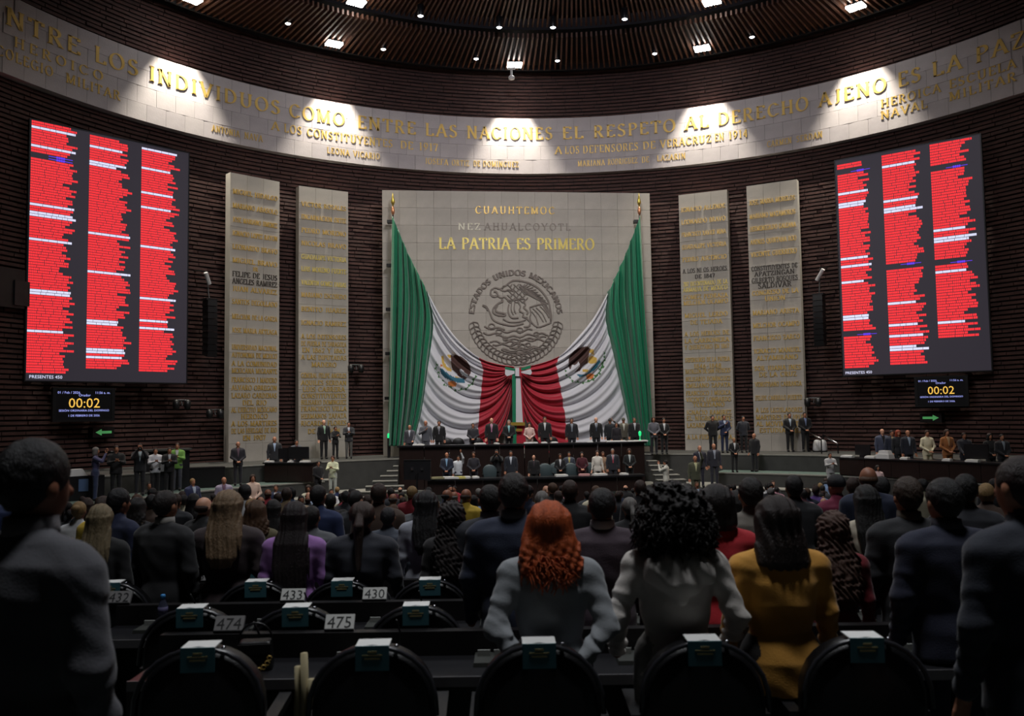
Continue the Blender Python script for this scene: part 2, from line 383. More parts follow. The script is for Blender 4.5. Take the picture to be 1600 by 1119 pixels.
# ceiling
zc = ZCEIL
mb = MB(); n = 72
for (r0, r1, z) in ((0., 17.1, zc + 1.0), (17.1, HR + .5, zc + .45)):
    vs = []
    for i in range(n + 1):
        a = R_(-180) + R_(360) * i / n; vs += [polar(a, r0, z), polar(a, r1, z)]
    mb.add(vs, [(2 * i, 2 * i + 1, 2 * i + 3, 2 * i + 2) for i in range(n)])
mb.box(-40, 40, -30, HC[1] - 12, zc + 1.2, zc + 1.3)
ceil = mb.build('ceiling', M_BLACK); tag(ceil, kind='structure')
def slat(r0, r1, w, h):
    return MB().box(-w / 2, w / 2, r0, r1, -h, 0).mesh('ceiling_slat', M_WOODS)
ms_o = slat(16.9, HR - .45, .085, .22); ms_i = slat(5.0, 17.0, .085, .22)
dA = R_(.78)
rest = MB()
for k in range(-128, 132):
    a = k * dA - R_(4.9)
    if -71 <= k <= 76:
        link('ceiling_slat', ms_o, ceil, (HC[0], HC[1], zc + .20), -a)
        link('ceiling_slat', ms_i, ceil, (HC[0], HC[1], zc + .75), -a)
    else:
        for (r0, r1, z) in ((16.9, HR - .45, zc + .2), (5., 17., zc + .75)):
            s, c = math.sin(a), math.cos(a); t = .042
            p = [(HC[0] + s * r0 - c * t, HC[1] + c * r0 + s * t), (HC[0] + s * r0 + c * t, HC[1] + c * r0 - s * t), (HC[0] + s * r1 + c * t, HC[1] + c * r1 - s * t), (HC[0] + s * r1 - c * t, HC[1] + c * r1 + s * t)]
            rest.add([(x, y, z - .22) for x, y in p] + [(x, y, z) for x, y in p], [(0, 1, 2, 3), (0, 4, 5, 1), (1, 5, 6, 2), (2, 6, 7, 3), (3, 7, 4, 0)])
tag(rest.build('ceiling_slat_field', M_WOODS, ceil), kind='stuff')
rimr = MB(); vs = []
for i in range(121):
    a = A0 + (A1 - A0) * i / 120; vs += [polar(a, HR - .5, zc + .25), polar(a, HR - .5, zc - .03), polar(a, HR - .42, zc - .03), polar(a, HR - .42, zc + .25)]
rimr.add(vs, [(4 * i + j, 4 * i + (j + 1) % 4, 4 * i + 4 + (j + 1) % 4, 4 * i + 4 + j) for i in range(120) for j in range(4)])
tag(rimr.build('trim_2', M_BLACK), kind='structure')

# floors: sloping audience floor, then three curved terraces up to the stone panels
def floor_z(Y):
    if Y < 3.95: r = -2.09
    elif Y < 8: r = -2.09 - .062 * (Y - 3.95)
    else: r = -2.341 - .0935 * (Y - 8)
    return max(r, -4.3) + ZE
mb = MB(); ys = [-12, 3.95] + [3.95 + 1.1 * i for i in range(1, 24)] + [30, 50]
vs = []
for y in ys: vs += [(-32, y, floor_z(y)), (32, y, floor_z(y))]
mb.add(vs, [(2 * i, 2 * i + 1, 2 * i + 3, 2 * i + 2) for i in range(len(ys) - 1)])
fl = mb.build('floor', M_CARPET); tag(fl, kind='structure')
ZP, ZW, ZL = 2.35, 1.65, 1.10           # platform, walkway, lower step
def terrace(name, r0, r1, z, m, mt, a0, a1):
    mb = MB(); n = 60; vs = []
    for i in range(n + 1):
        a = a0 + (a1 - a0) * i / n
        vs += [polar(a, r0, -.1), polar(a, r0, z - .05), polar(a, r0 - .03, z - .05), polar(a, r0 - .03, z), polar(a, r0 + .12, z), polar(a, r1, z)]
    fs = []; mi = []
    for j in range(5):
        for i in range(n): mb.add([vs[6 * i + j], vs[6 * i + j + 1], vs[6 * i + 7 + j], vs[6 * i + 6 + j]], [(0, 1, 2, 3)], 1 if j in (1, 2, 3) else (2 if j == 4 else 0))
    o = mb.build(name, [m, M_TREAD, mt]); tag(o, kind='structure'); return o
terrace('floor_platform', 17.6, HR + .6, ZP, M_CONC, M_CONC, R_(-95), R_(88))
terrace('floor_walkway', 15.9, 17.7, ZW, M_CONC, M_CARPG, R_(-95), R_(-37.5))
terrace('floor_walkway', 15.9, 17.7, ZW, M_CONC, M_CARPG, R_(25), R_(88))
terrace('floor_step', 14.9, 17.7, ZL, M_CONC, M_TREAD, R_(-46), R_(42))
# ------------------------------------------------------------------ stone tablets and the great panel
HP = .875 * U_ + ZE
def slab_frame(pa, pb):
    A, B = at_z(*pa, HP), at_z(*pb, HP); r = (B - A); w = np.hypot(*r[:2]); r = r / w; r[2] = 0
    n = np.array([r[1], -r[0], 0.]); return Frame((A[0], A[1], ZP), r, n), w
HS = HP - ZP
def slab(name, fr, w, th, ncol, nr, label, cat='tablet', group=None, mesh_m=M_STONE, m2=None):
    root = link(name, None, loc=tuple(fr.o)); mw = Matrix(((fr.r[0], -fr.n[0], 0, 0), (fr.r[1], -fr.n[1], 0, 0), (0, 0, 1, 0), (0, 0, 0, 1)))
    root.rotation_euler = mw.to_euler(); tag(root, label, cat, group)
    MB().box(0, w, .03, th, 0, HS).build('slab_core', mesh_m, root)
    bw, bhh = w / ncol, HS / nr; me = block_mesh(bw, bhh, .03, mesh_m); me2 = me.copy(); me2.materials.clear(); me2.materials.append(m2 or mesh_m)
    for i in range(ncol):
        for k in range(nr):
            link('stone_block', random.choice((me, me, me2)), root, (bw * (i + .5), .03 + random.uniform(-.002, .002), bhh * (k + .5)))
    return root
M_STONE2 = mat('stone_b', (174, 168, 159), .85, noise=.10, scale=1.3, bump=.25, bscale=25)
LOC = Frame((0, 0, 0), (1, 0, 0), (0, -1, 0))
def tablet_text(root, w, lines):
    # lines: (fraction down the slab, text, height, material)
    for fr_, t, h, m in lines:
        jm = MB(); L = sum(GL.get(c, GL[' '])[0] + .12 for c in t) * h; W_ = min(L, w * .9)
        flat_mb(jm, line_quads(t, h, w / 2 - W_ / 2, HS * (1 - fr_) - h / 2, width=W_, bold=1.15), Frame((0, -.002, 0), (1, 0, 0), (0, -1, 0)), .03)
        tag(jm.build('inscription', m, root), kind='stuff')
G, D, GB = M_GOLD, M_DARKL, M_GOLD2
def ylines(ytop, ybot, lst):
    return [((y - ytop) / (ybot - ytop), t, h, m) for y, t, h, m in lst]
TABS = []
fr, w = slab_frame((360, 269), (437, 284))
TABS.append(('pale stone memorial tablet beside the left screen, dark name lines in its middle', fr, w, ylines(277, 722, [
 (306, 'MIGUEL HIDALGO', .22, G), (328, 'MARIANO ABASOLO', .22, G), (350, 'JOSE MARIANO JIMENEZ', .22, G), (371, 'IGNACIO LOPEZ RAYON', .22, G), (392, 'LEONARDO BRAVO', .22, G),
 (413, 'MIGUEL BRAVO', .22, G), (424, 'JR', .18, G), (434, 'FELIPE DE JESUS', .24, D), (445, 'ANGELES RAMIREZ', .24, D), (457, 'JUAN ALVAREZ', .22, G), (477, 'SANTOS DEGOLLADO', .22, G),
 (500, 'MELCHOR DE LA GARZA', .22, G), (521, 'JOSE MARIA ARTEAGA', .22, G), (547, 'UNIVERSIDAD NACIONAL', .22, G), (559, 'AUTONOMA DE MEXICO', .22, G), (572, 'A LA COMUNIDAD', .22, G),
 (583, 'MEXICANA MIGRANTE', .22, G), (597, 'FRANCISCO I MADERO', .22, G), (609, 'ALVARO OBREGON', .22, G), (621, 'LAZARO CARDENAS', .22, G), (632, 'DEL RIO', .22, G), (643, 'AL EJERCITO MEXICANO', .22, G),
 (653, 'HEROICO', .22, G), (664, 'A LOS MARTIRES', .22, G), (675, 'DE LAS HUELGAS DE RIO', .22, G), (686, 'EN 1907', .22, G)])))
fr, w = slab_frame((467, 290), (544, 300))
TABS.append(('pale stone memorial tablet between the big panel and its left neighbour, all lines gilded', fr, w, ylines(295, 714, [
 (323, 'VICTOR ROSALES', .22, G), (343, 'ENCARNACION ORTIZ', .22, G), (364, 'PEDRO MORENO', .22, G), (384, 'NICOLAS BRAVO', .22, G), (405, 'GUADALUPE VICTORIA', .22, GB), (424, 'LUIS MORENO FUERTE', .22, GB),
 (445, 'VALENTIN GOMEZ FARIAS', .22, GB), (464, 'MARIANO ESCOBEDO', .22, G), (486, 'BENITO JUAREZ', .22, G), (507, 'IGNACIO RAMIREZ', .22, G), (528, 'A LOS DEFENSORES', .22, G), (539, 'DE PUEBLA DE ZARAGOZA', .22, G),
 (549, 'EN 1862 Y 1863', .22, G), (560, 'A LAS DIPUTADAS', .22, G), (571, 'MADERO', .22, G), (588, 'GENERAL FELIPE ANGELES', .22, G), (599, 'AQUILES SERDAN', .22, G), (609, 'LUIS CABRERA', .22, G),
 (619, 'CONSTITUYENTES', .22, G), (629, 'BELISARIO DOMINGUEZ', .22, G), (639, 'FRANCISCO VILLA', .22, G), (650, 'HERMANOS ZAPATA', .22, G), (661, 'RICARDO FLORES', .22, G), (673, 'DE MAGON', .22, G)])))
fr, w = slab_frame((1060, 305), (1136, 296))
TABS.append(('pale stone memorial tablet right of the big panel with two bright yellow lines', fr, w, ylines(300, 705, [
 (325, 'IGNACIO ALLENDE', .22, G), (345, 'LEONARDO BRAVO', .22, G), (365, 'FRANCISCO XAVIER MINA', .22, G), (385, 'GUADALUPE VICTORIA', .22, G), (405, 'PEDRO ASCENCIO', .22, G), (423, 'A LOS NIÑOS HEROES', .22, D), (433, 'DE 1847', .2, D),
 (444, '202 BICENTENARIO DE LA', .22, GB), (453, 'ARMADA DE MEXICO', .22, GB), (465, 'GOMEZ PEDRAZA', .22, G), (474, 'MELCHOR OCAMPO', .22, G), (494, 'MIGUEL LERDO', .22, G), (505, 'DE TEJADA', .22, G), (523, 'A LOS HEROES DE', .22, G),
 (534, 'LA CARBONERA', .22, G), (544, 'Y QUERETARO EN 1867', .22, G), (564, 'DEFENSORES DE LA PATRIA', .22, G), (574, '1846-1848', .22, G), (582, 'BATALLON DE SAN PATRICIO', .22, G), (594, 'BELISARIO DOMINGUEZ', .22, G),
 (604, 'EMILIANO ZAPATA', .22, G), (616, 'FRANCISCO J MUGICA', .22, G), (626, 'VICENTE LOMBARDO', .22, G), (634, 'TOLEDANO', .22, G), (646, 'IGNACIO RAMIREZ', .22, G), (655, 'EL NIGROMANTE', .22, G), (666, 'LAZARO CARDENAS', .22, G), (684, 'A LA FUERZA AEREA', .22, G)])))
fr, w = slab_frame((1166, 291), (1245, 280))
TABS.append(('pale stone memorial tablet beside the right screen, two dark name lines', fr, w, ylines(285, 703, [
 (313, 'JOSE MARIA MORELOS', .23, G), (335, 'MARIANO MATAMOROS', .23, G), (355, 'HERMENEGILDO GALEANA', .23, G), (376, 'ANDRES QUINTANA ROO', .23, G), (396, 'VICENTE GUERRERO', .23, G), (418, 'CONSTITUYENTES DE', .22, D), (427, 'APATZINGAN', .22, D),
 (437, 'GILBERTO BOSQUES', .24, D), (446, 'SALDIVAR', .24, D), (457, 'CONGRESO DE LA', .22, G), (467, 'UNION', .22, G), (488, 'MARIANO ARISTA', .22, G), (508, 'MELCHOR OCAMPO', .22, G), (528, 'FRANCISCO ZARCO', .22, G), (548, 'IGNACIO MANUEL', .22, G),
 (559, 'ALTAMIRANO', .22, G), (575, 'SOR JUANA INES', .22, G), (585, 'DE LA CRUZ', .22, G), (600, 'VENUSTIANO CARRANZA', .22, G), (621, 'FELIPE CARRILLO PUERTO', .22, G), (640, 'A LOS LEGISLADORES', .22, G), (651, 'MARTIRES DE 1913', .22, G), (661, 'AL MOVIMIENTO', .22, G), (671, 'ESTUDIANTIL', .22, G)])))
for lab, fr, w, lines in TABS:
    r = slab('memorial_tablet', fr, w, .45, 3, 16, lab, group='memorial tablets on the wall', m2=M_STONE2); tablet_text(r, w, lines)
PF, PW = slab_frame((597, 297), (1015, 302))
panel = slab('stone_monolith', PF, PW, .45, 16, 15, 'large pale stone wall panel with carved emblem between the draped flags', 'panel', m2=M_STONE2)
def on_panel(px, py, off=0.):      # local x, z on the panel face
    p = at_plane(px, py, PF.o + PF.n * off, PF.n) - PF.o; return float(p @ PF.r), float(p[2])
def panel_word(txt, x0, x1, y1, y0, m, sep=True, bold=1.15, tr=.16):
    a, zb = on_panel(x0, y1); b, zt = on_panel(x1, y0); h = zt - zb
    gs = [GL.get(c, GL[' '])[0] for c in txt]; tot = sum(gs) + tr * (len(gs) - 1); x = 0; sx = (b - a) / tot
    for c, w in zip(txt, gs):
        if c != ' ':
            o = link('letter', letter_mesh(c, m, bold=bold), panel, (a + (x + w / 2) * sx, .0, zb)); o.scale = (sx, 1, h)
        x += w + tr
panel_word('CUAUHTEMOC', 743, 866, 334, 323.5, G, tr=.32, bold=.95)
panel_word('NEZ', 716, 750, 359.5, 349, mat('letter_pale', (226, 222, 200), .5), tr=.3, bold=.95); panel_word('AHUALCOYOTL', 757, 891, 359.5, 349.5, mat('letter_worn', (146, 138, 130), .8), tr=.3, bold=.95)
panel_word('LA PATRIA ES PRIMERO', 686, 928, 389.5, 373, GB, tr=.1)
# carved coat of arms
ecx, ecz = on_panel(806, 495); ex1, _ = on_panel(880, 495); ER = (ex1 - ecx)
rel = MB()
def EP(u, v): return (ecx + u * ER, ecz + v * ER)
def rstroke(pts, w=.022, d=.05, mb=None):
    q = ribbon([EP(*p) for p in pts], lambda a, b: w * ER)
    flat_mb(mb if mb is not None else rel, q, Frame((0, -.002, 0), (1, 0, 0), (0, -1, 0)), d)
def smooth(pts, n=5):
    out = []; P = [np.array(p, float) for p in pts]; P = [2 * P[0] - P[1]] + P + [2 * P[-1] - P[-2]]
    for i in range(1, len(P) - 2):
        for k in range(n):
            t = k / n; out.append(tuple(.5 * ((2 * P[i]) + (-P[i - 1] + P[i + 1]) * t + (2 * P[i - 1] - 5 * P[i] + 4 * P[i + 1] - P[i + 2]) * t * t + (-P[i - 1] + 3 * P[i] - 3 * P[i + 1] + P[i + 2]) * t ** 3)))
    out.append(tuple(P[-2])); return out
txt = 'ESTADOS UNIDOS MEXICANOS'; gw = [GL.get(c, GL[' '])[0] + .12 for c in txt]; tot = sum(gw); a = math.radians(176); sp = math.radians(172); hh = .115
tb = MB()
for c, w in zip(txt, gw):
    am = a - sp * (w / 2) / tot; ca, sa = math.cos(am), math.sin(am); ww, q = glyph(c, 1.75); s = .93 * sp / tot
    for qq in q:
        P = []
        for x, y in qq:
            xx = (x - ww / 2) * s; rr_ = .87 + y * hh
            P.append(EP(rr_ * ca + xx * sa, rr_ * sa - xx * ca))
        flat_mb(tb, [P], Frame((0, -.002, 0), (1, 0, 0), (0, -1, 0)), .05)
    a -= sp * w / tot
def crop(u, v): return ((u - 665) / 460, (590 - v) / 460)
for pts, w in (([(640, 240), (700, 240), (780, 258), (850, 290), (905, 330), (950, 385), (985, 450), (1000, 530), (1010, 600), (1000, 650)], .035),
               ([(640, 240), (600, 265), (570, 290), (540, 300)], .03), ([(430, 330), (425, 370), (450, 395), (490, 385), (480, 350), (455, 345)], .035),
               ([(490, 385), (520, 405), (560, 400), (600, 430), (660, 425), (740, 415)], .03), ([(430, 330), (470, 310), (520, 320), (560, 290)], .03),
               ([(520, 330), (560, 340), (600, 330), (650, 345)], .03), ([(530, 420), (540, 440), (500, 460), (455, 500), (445, 540), (480, 570), (550, 580), (560, 560), (490, 545), (470, 520), (490, 480)], .035),
               ([(345, 480), (380, 490), (400, 520), (420, 560), (440, 610), (480, 640), (560, 665), (640, 675), (740, 655)], .03), ([(345, 480), (385, 505), (390, 530)], .03),
               ([(600, 470), (590, 520), (600, 570), (630, 600), (690, 600)], .03), ([(625, 460), (620, 520), (640, 570)], .022), ([(655, 455), (650, 520), (665, 560)], .022),
               ([(690, 450), (710, 490), (700, 530), (740, 560), (730, 590), (780, 600)], .03), ([(740, 440), (760, 480), (740, 500), (780, 540), (770, 570)], .03),
               ([(800, 500), (860, 480), (920, 470), (960, 490), (985, 540), (1000, 640), (960, 665), (880, 690), (820, 650), (800, 600), (810, 560), (800, 500)], .028),
               ([(830, 510), (880, 560), (930, 640)], .02), ([(860, 500), (920, 560), (960, 640)], .02), ([(820, 540), (860, 600), (880, 670)], .02), ([(900, 490), (950, 540), (985, 600)], .02),
               ([(760, 600), (800, 640), (790, 680), (740, 690)], .03), ([(540, 610), (600, 640), (690, 640), (760, 620)], .025)):
    rstroke(smooth([crop(*p) for p in pts]), w)
for k in range(9):       # wing feathers fanning from the shoulder
    t = k / 8; a0 = (700 + 60 * t, 300 + 60 * t); a1 = (790 + 190 * t, 265 + 200 * t ** 1.2)
    rstroke(smooth([crop(*a0), crop((a0[0] + a1[0]) / 2 + 10, (a0[1] + a1[1]) / 2 + 12), crop(*a1)], 3), .02)
    rstroke(smooth([crop(820 + 14 * k, 330 + 12 * k), crop(850 + 14 * k, 360 + 14 * k), crop(880 + 12 * k, 400 + 22 * k)], 3), .018)
for k in range(7):       # breast scales
    for j in range(3):
        x, y = 610 + j * 62 + (k % 2) * 25, 275 + k * 26
        rstroke(smooth([crop(x - 24, y), crop(x, y + 22), crop(x + 24, y)], 3), .02)
rr_ = random.Random(4)
for k, (y, xa, xb) in enumerate(((690, 360, 560), (720, 480, 830), (745, 350, 520), (770, 470, 980), (800, 540, 960), (825, 410, 1000), (850, 440, 780), (880, 600, 900), (905, 520, 980), (930, 590, 820))):
    pts = []; x = xa; ph = rr_.random() * 6
    while x <= xb: pts.append(crop(x, y + 10 * math.sin(x / 22 + ph) + 12 * math.sin((x - xa) / 90))); x += 9
    rstroke(pts, .028)
for cx_, cy_, r in ((430, 680, 30), (500, 730, 28), (700, 720, 30), (860, 760, 26), (650, 870, 36), (720, 880, 30), (780, 860, 22), (560, 800, 22)):
    rstroke([crop(cx_ + r * math.cos(t), cy_ + r * .8 * math.sin(t)) for t in np.linspace(0, 6.28, 13)], .022)
for sgn in (-1, 1):      # laurel and oak wreath
    for k in range(13):
        t = math.radians(187 + k * 6.3) if sgn < 0 else math.radians(353 - k * 6.3)
        r0 = .9; c0 = (r0 * math.cos(t), r0 * math.sin(t)); tt = t + (math.radians(8) if sgn < 0 else -math.radians(8))
        for rr2 in (.80, 1.0):
            c1 = (rr2 * math.cos(tt), rr2 * math.sin(tt)); m_ = ((c0[0] + c1[0]) / 2, (c0[1] + c1[1]) / 2)
            dx, dy = (c1[1] - c0[1]) * .3, -(c1[0] - c0[0]) * .3
            rstroke(smooth([c0, (m_[0] + dx, m_[1] + dy), c1, (m_[0] - dx, m_[1] - dy), c0], 3), .02)
rstroke(smooth([crop(600, 985), crop(650, 965), crop(690, 1000), crop(730, 965), crop(780, 990), crop(730, 1030), crop(690, 1005), crop(650, 1040), crop(600, 985)]), .03)
rstroke(smooth([crop(520, 905), crop(600, 930), crop(700, 935), crop(830, 925)]), .03)
tag(rel.build('emblem_relief', M_RELIEF, panel), kind='stuff'); tag(tb.build('emblem_lettering', M_RELIEF, panel), kind='stuff')

# ------------------------------------------------------------------ draped flags
def pip(x, y, poly):
    c = False; n = len(poly); j = n - 1
    for i in range(n):
        xi, yi = poly[i]; xj, yj = poly[j]
        if (yi > y) != (yj > y) and x < (xj - xi) * (y - yi) / (yj - yi) + xi: c = not c
        j = i
    return c
M_FG = mat('flag_green', (0, 122, 84), .5, noise=.08, sheen=.3); M_FW = mat('flag_white', (214, 214, 220), .6, sheen=.3); M_FR = mat('flag_red', (176, 22, 48), .55, sheen=.3)
M_EB = mat('flag_brown', (74, 48, 44), .7); M_EG = mat('flag_gold', (206, 170, 80), .7); M_EL = mat('flag_leaf', (62, 112, 60), .7); M_EU = mat('flag_blue', (44, 104, 128), .7); M_EO = mat('flag_orange', (206, 122, 58), .7)
FM = [M_FG, M_FW, M_FR, M_EB, M_EG, M_EL, M_EU, M_EO]
def lerp(a, b, t): return a + (b - a) * t
def polyat(pts, t):
    t = max(0, min(.99999, t)) * (len(pts) - 1); i = int(t); return np.array(pts[i]) * (1 - (t - i)) + np.array(pts[i + 1]) * (t - i)
FO = .95          # the cloth hangs this far in front of the panel
def flag(hoist, gw, hem, knot, redx, emblem, label):
    # hoist: apex -> bottom ; gw: green/white boundary ; hem: gw top -> knot ; redx: white/red boundary polyline (x by y)
    nv = 150; ng = 70; nw = 150; nr = 90
    grid = []; mi = []
    apex = hoist[0]; gws = smooth(gw, 6); hms = smooth(hem, 6); hs = smooth(hoist, 6); s = 1 if knot[0] > apex[0] else -1
    for j in range(nv + 1):
        v = j / nv; row = []
        G_ = polyat(gws, v); H_ = polyat(hs, v)
        top = polyat(smooth([apex, ((apex[0] + gw[0][0]) / 2 - s * 3, (apex[1] + gw[0][1]) / 2 + 4), gw[0]], 5), 1)
        for i in range(ng):
            u = i / ng                                       # green: fan from the pole
            b = np.array([lerp(hoist[-1][0], gw[-1][0], u), lerp(hoist[-1][1], gw[-1][1], u)])
            a0 = polyat([apex, ((apex[0] + gw[0][0]) / 2 - s * 2.5, (apex[1] + gw[0][1]) / 2), gw[0]], u)
            e = a0 * (1 - v) + b * v
            bow = polyat(gws, v) - (np.array(gw[0]) * (1 - v) + np.array(gw[-1]) * v)
            e = e + bow * u
            amp = min(1, .12 + ((e[1] - apex[1]) / 300)); ph = u * 2 * math.pi * 6.1 + .5 * math.sin(v * 5 + 1)
            row.append((e[0], e[1], ((abs(math.sin(ph / 2)) ** .7) * 1.7 - .9 + .25 * math.sin(2.3 * ph + 1)) * .62 * amp)); 
        # white + red: nested swags from the boundary to the knot
        if v < .001: C_ = [np.array(p, float) for p in hms]; cur = lambda t: polyat(hms, t)
        p0 = G_; K = np.array(knot, float)
        sag = v
        c1 = p0 + np.array([s * (28 + 12 * v), 70 * (1 - v) + 46 * v + 10])
        c2 = K + np.array([-s * (44 * (1 - v) + 2), lerp(-4, 175, v ** 1.15)])
        def bez(t): return p0 * (1 - t) ** 3 + 3 * c1 * t * (1 - t) ** 2 + 3 * c2 * t * t * (1 - t) + K * t ** 3
        wgt = min(1, v / .10)
        def cv(t): return polyat(hms, t) * (1 - wgt) + bez(t) * wgt
        lo, hi = 0., 1.
        for _ in range(24):
            m_ = (lo + hi) / 2; q = cv(m_); xr = np.interp(q[1], [p[0] for p in redx], [p[1] for p in redx])
            if (q[0] - xr) * s < 0: lo = m_
            else: hi = m_
        ts = lo
        for i in range(nw): row.append((*cv(ts * i / nw), i / nw))
        for i in range(nr + 1): row.append((*cv(ts + (1 - ts) * i / nr), 2 + i / nr))
        for i in range(ng, len(row)):
            x, y, t = row[i]; tt = t if t < 1.5 else 1.0
            fold = (abs(math.sin(v ** .85 * math.pi * 9.2 + .4)) ** .7) * 2 - 1.1 + .3 * math.sin(v * 2 * math.pi * 19 + x * .03)
            k = 1.0 if t < 1.5 else 1.0 - .35 * (t - 2)
            ed = min(1, v / .06 + .25) * (min(1, t * 5 + .25) if t < 1.5 else 1)
            row[i] = (x, y, .17 * fold * k * ed + .05)
        grid.append(row)
    nc = len(grid[0]); mb = MB(); pts = []
    for j in range(nv + 1):
        for i in range(nc):
            x, y, d = grid[j][i]; tgt = at_plane(x, y, PF.o + PF.n * FO, PF.n); pts.append(tgt + PF.n * d)
    fs = []; ms = []
    for j in range(nv):
        for i in range(nc - 1):
            fs.append((j * nc + i, j * nc + i + 1, (j + 1) * nc + i + 1, (j + 1) * nc + i))
            if i < ng: k = 0
            elif i < ng + nw: k = 1
            else: k = 2
            if k == 1:
                x, y = grid[j][i][:2]
                if 536 < y < 622:
                    for poly, kk in emblem:
                        if pip(x, y, poly): k = kk; break
            ms.append(k)
    mb.v = [tuple(map(float, p)) for p in pts]; mb.f = fs; mb.m = ms
    o = mb.build('draped_flag', FM, smooth=True)
    md = o.modifiers.new('thick', 'SOLIDIFY'); md.thickness = .012; md.offset = 0
    tag(o, label, 'flag'); return o
def leafpolys(pts, s=6):
    out = []
    for i in range(len(pts) - 1):
        for q, e in ((.25, -1), (.7, 1)):
            x = lerp(pts[i][0], pts[i + 1][0], q); y = lerp(pts[i][1], pts[i + 1][1], q); dx, dy = pts[i + 1][0] - pts[i][0], pts[i + 1][1] - pts[i][1]; l = math.hypot(dx, dy) or 1
            nx, ny = -dy / l * e, dx / l * e; out.append([(x, y), (x + nx * 3.2 + dx / l * 1, y + ny * 3.2 + dy / l), (x + dx / l * 4.5 + nx * 2, y + dy / l * 4.5 + ny * 2), (x + dx / l * 2, y + dy / l * 2)])
        out.append([(pts[i][0] - .5, pts[i][1] - .6), (pts[i + 1][0] - .5, pts[i + 1][1] - .6), (pts[i + 1][0] + .6, pts[i + 1][1] + .6), (pts[i][0] + .6, pts[i][1] + .6)])
    return out
def cr(lst, ox, oy, s=5.09): return [(ox + x / s, oy + y / s) for x, y in lst]
LE = [(cr(p, 580, 480), k) for p, k in (
    ([(630, 372), (655, 385), (665, 372), (690, 385), (720, 395), (755, 425), (785, 470), (792, 515), (775, 545), (745, 520), (712, 488), (698, 500), (720, 535), (760, 560), (745, 572), (700, 545), (665, 512), (640, 480), (632, 430)], 3),
    ([(600, 375), (628, 372), (632, 400), (615, 405)], 4), ([(555, 385), (575, 380), (580, 430), (600, 470), (632, 480), (640, 510), (600, 500), (572, 470), (560, 430)], 4),
    ([(610, 590), (640, 580), (680, 600), (672, 628), (640, 628), (612, 612)], 7), ([(545, 480), (570, 490), (610, 530), (660, 555), (740, 565), (745, 600), (690, 600), (640, 582), (590, 560), (555, 520)], 6),
    ([(665, 545), (700, 555), (700, 575), (668, 570)], 4), ([(548, 450), (566, 450), (566, 470), (548, 470)], 7))]
LE += [(p, 5) for p in leafpolys(cr([(515, 430), (520, 490), (545, 560), (595, 620), (690, 660), (760, 640), (805, 600), (830, 540)], 580, 480))]
RE = [(cr(p, 800, 480), k) for p, k in (
    ([(455, 495), (445, 440), (460, 385), (490, 345), (540, 318), (600, 310), (628, 328), (612, 350), (600, 400), (606, 440), (565, 462), (540, 505), (498, 515), (535, 470), (530, 430), (498, 462), (478, 452), (466, 490)], 3),
    ([(600, 330), (640, 335), (655, 375), (632, 372), (612, 360)], 4), ([(610, 400), (640, 380), (670, 400), (665, 440), (630, 450), (608, 440)], 4),
    ([(585, 545), (620, 520), (655, 530), (640, 565), (600, 572)], 7), ([(510, 530), (560, 535), (600, 520), (640, 470), (690, 410), (700, 430), (670, 480), (630, 515), (580, 545), (530, 555)], 6), ([(560, 490), (600, 495), (595, 515), (560, 512)], 4))]
RE += [(p, 5) for p in leafpolys(cr([(715, 345), (740, 395), (725, 445), (700, 500), (660, 555), (600, 592), (500, 595), (450, 560), (412, 500)], 800, 480))]
flag([(613, 338), (610, 420), (607, 520), (606, 620), (606, 697)], [(668, 457), (677, 505), (669, 570), (659, 640), (645, 697)],
     [(668, 457), (690, 497), (716, 532), (748, 559), (776, 569), (803, 573)], (803, 576), [(540, 742), (556, 747), (577, 755), (640, 749), (700, 745)], LE,
     'green, white and red flag draped from the left pole to the centre knot')
flag([(1000, 338), (1006, 420), (1010, 520), (1016, 620), (1019, 697)], [(949, 459), (946, 500), (957, 550), (972, 620), (988, 697)],
     [(949, 459), (925, 500), (893, 538), (872, 558), (838, 570), (808, 575)], (808, 576), [(540, 878), (558, 873), (570, 868), (610, 876), (700, 890)], RE,
     'green, white and red flag draped from the right pole to the centre knot')
def pp(px, py, off): return at_plane(px, py, PF.o + PF.n * off, PF.n)
def pole(px, py, px2, lab):
    t = pp(px, py, .6); b = pp(px2, 712, .6); b[2] = ZP
    r = empty('flagpole', (b[0], b[1], b[2])); tag(r, lab, 'flagpole')
    L = t[2] - b[2]; dx = t[0] - b[0]; dy = t[1] - b[1]
    MB().tube([(0, 0, 0), (dx, dy, L)], .035).build('pole', M_DWOOD, r, smooth=True)
    MB().lathe([(.03, 0), (.07, .08), (.09, .2), (.06, .34), (.035, .42)], c=(dx, dy, L)).build('collar', mat('copper', (214, 150, 110), .35, metal=.7), r, smooth=True)
    MB().lathe([(.02, .42), (.10, .62), (.05, .85), (.005, 1.08)], c=(dx, dy, L)).build('spear_tip', mat('brass', (214, 190, 90), .3, metal=.8), r, smooth=True)
    for k in range(5):
        z = L - .3 - k * 2.1; f_ = z / L; MB().box(dx * f_ - .28, dx * f_ - .02, dy * f_ - .02, dy * f_ + .3, z - .07, z + .07).build('bracket', M_PLAST, r)
pole(614, 336, 609, 'dark flagpole with spear tip holding the left flag')
pole(999, 336, 1017, 'dark flagpole with spear tip holding the right flag')
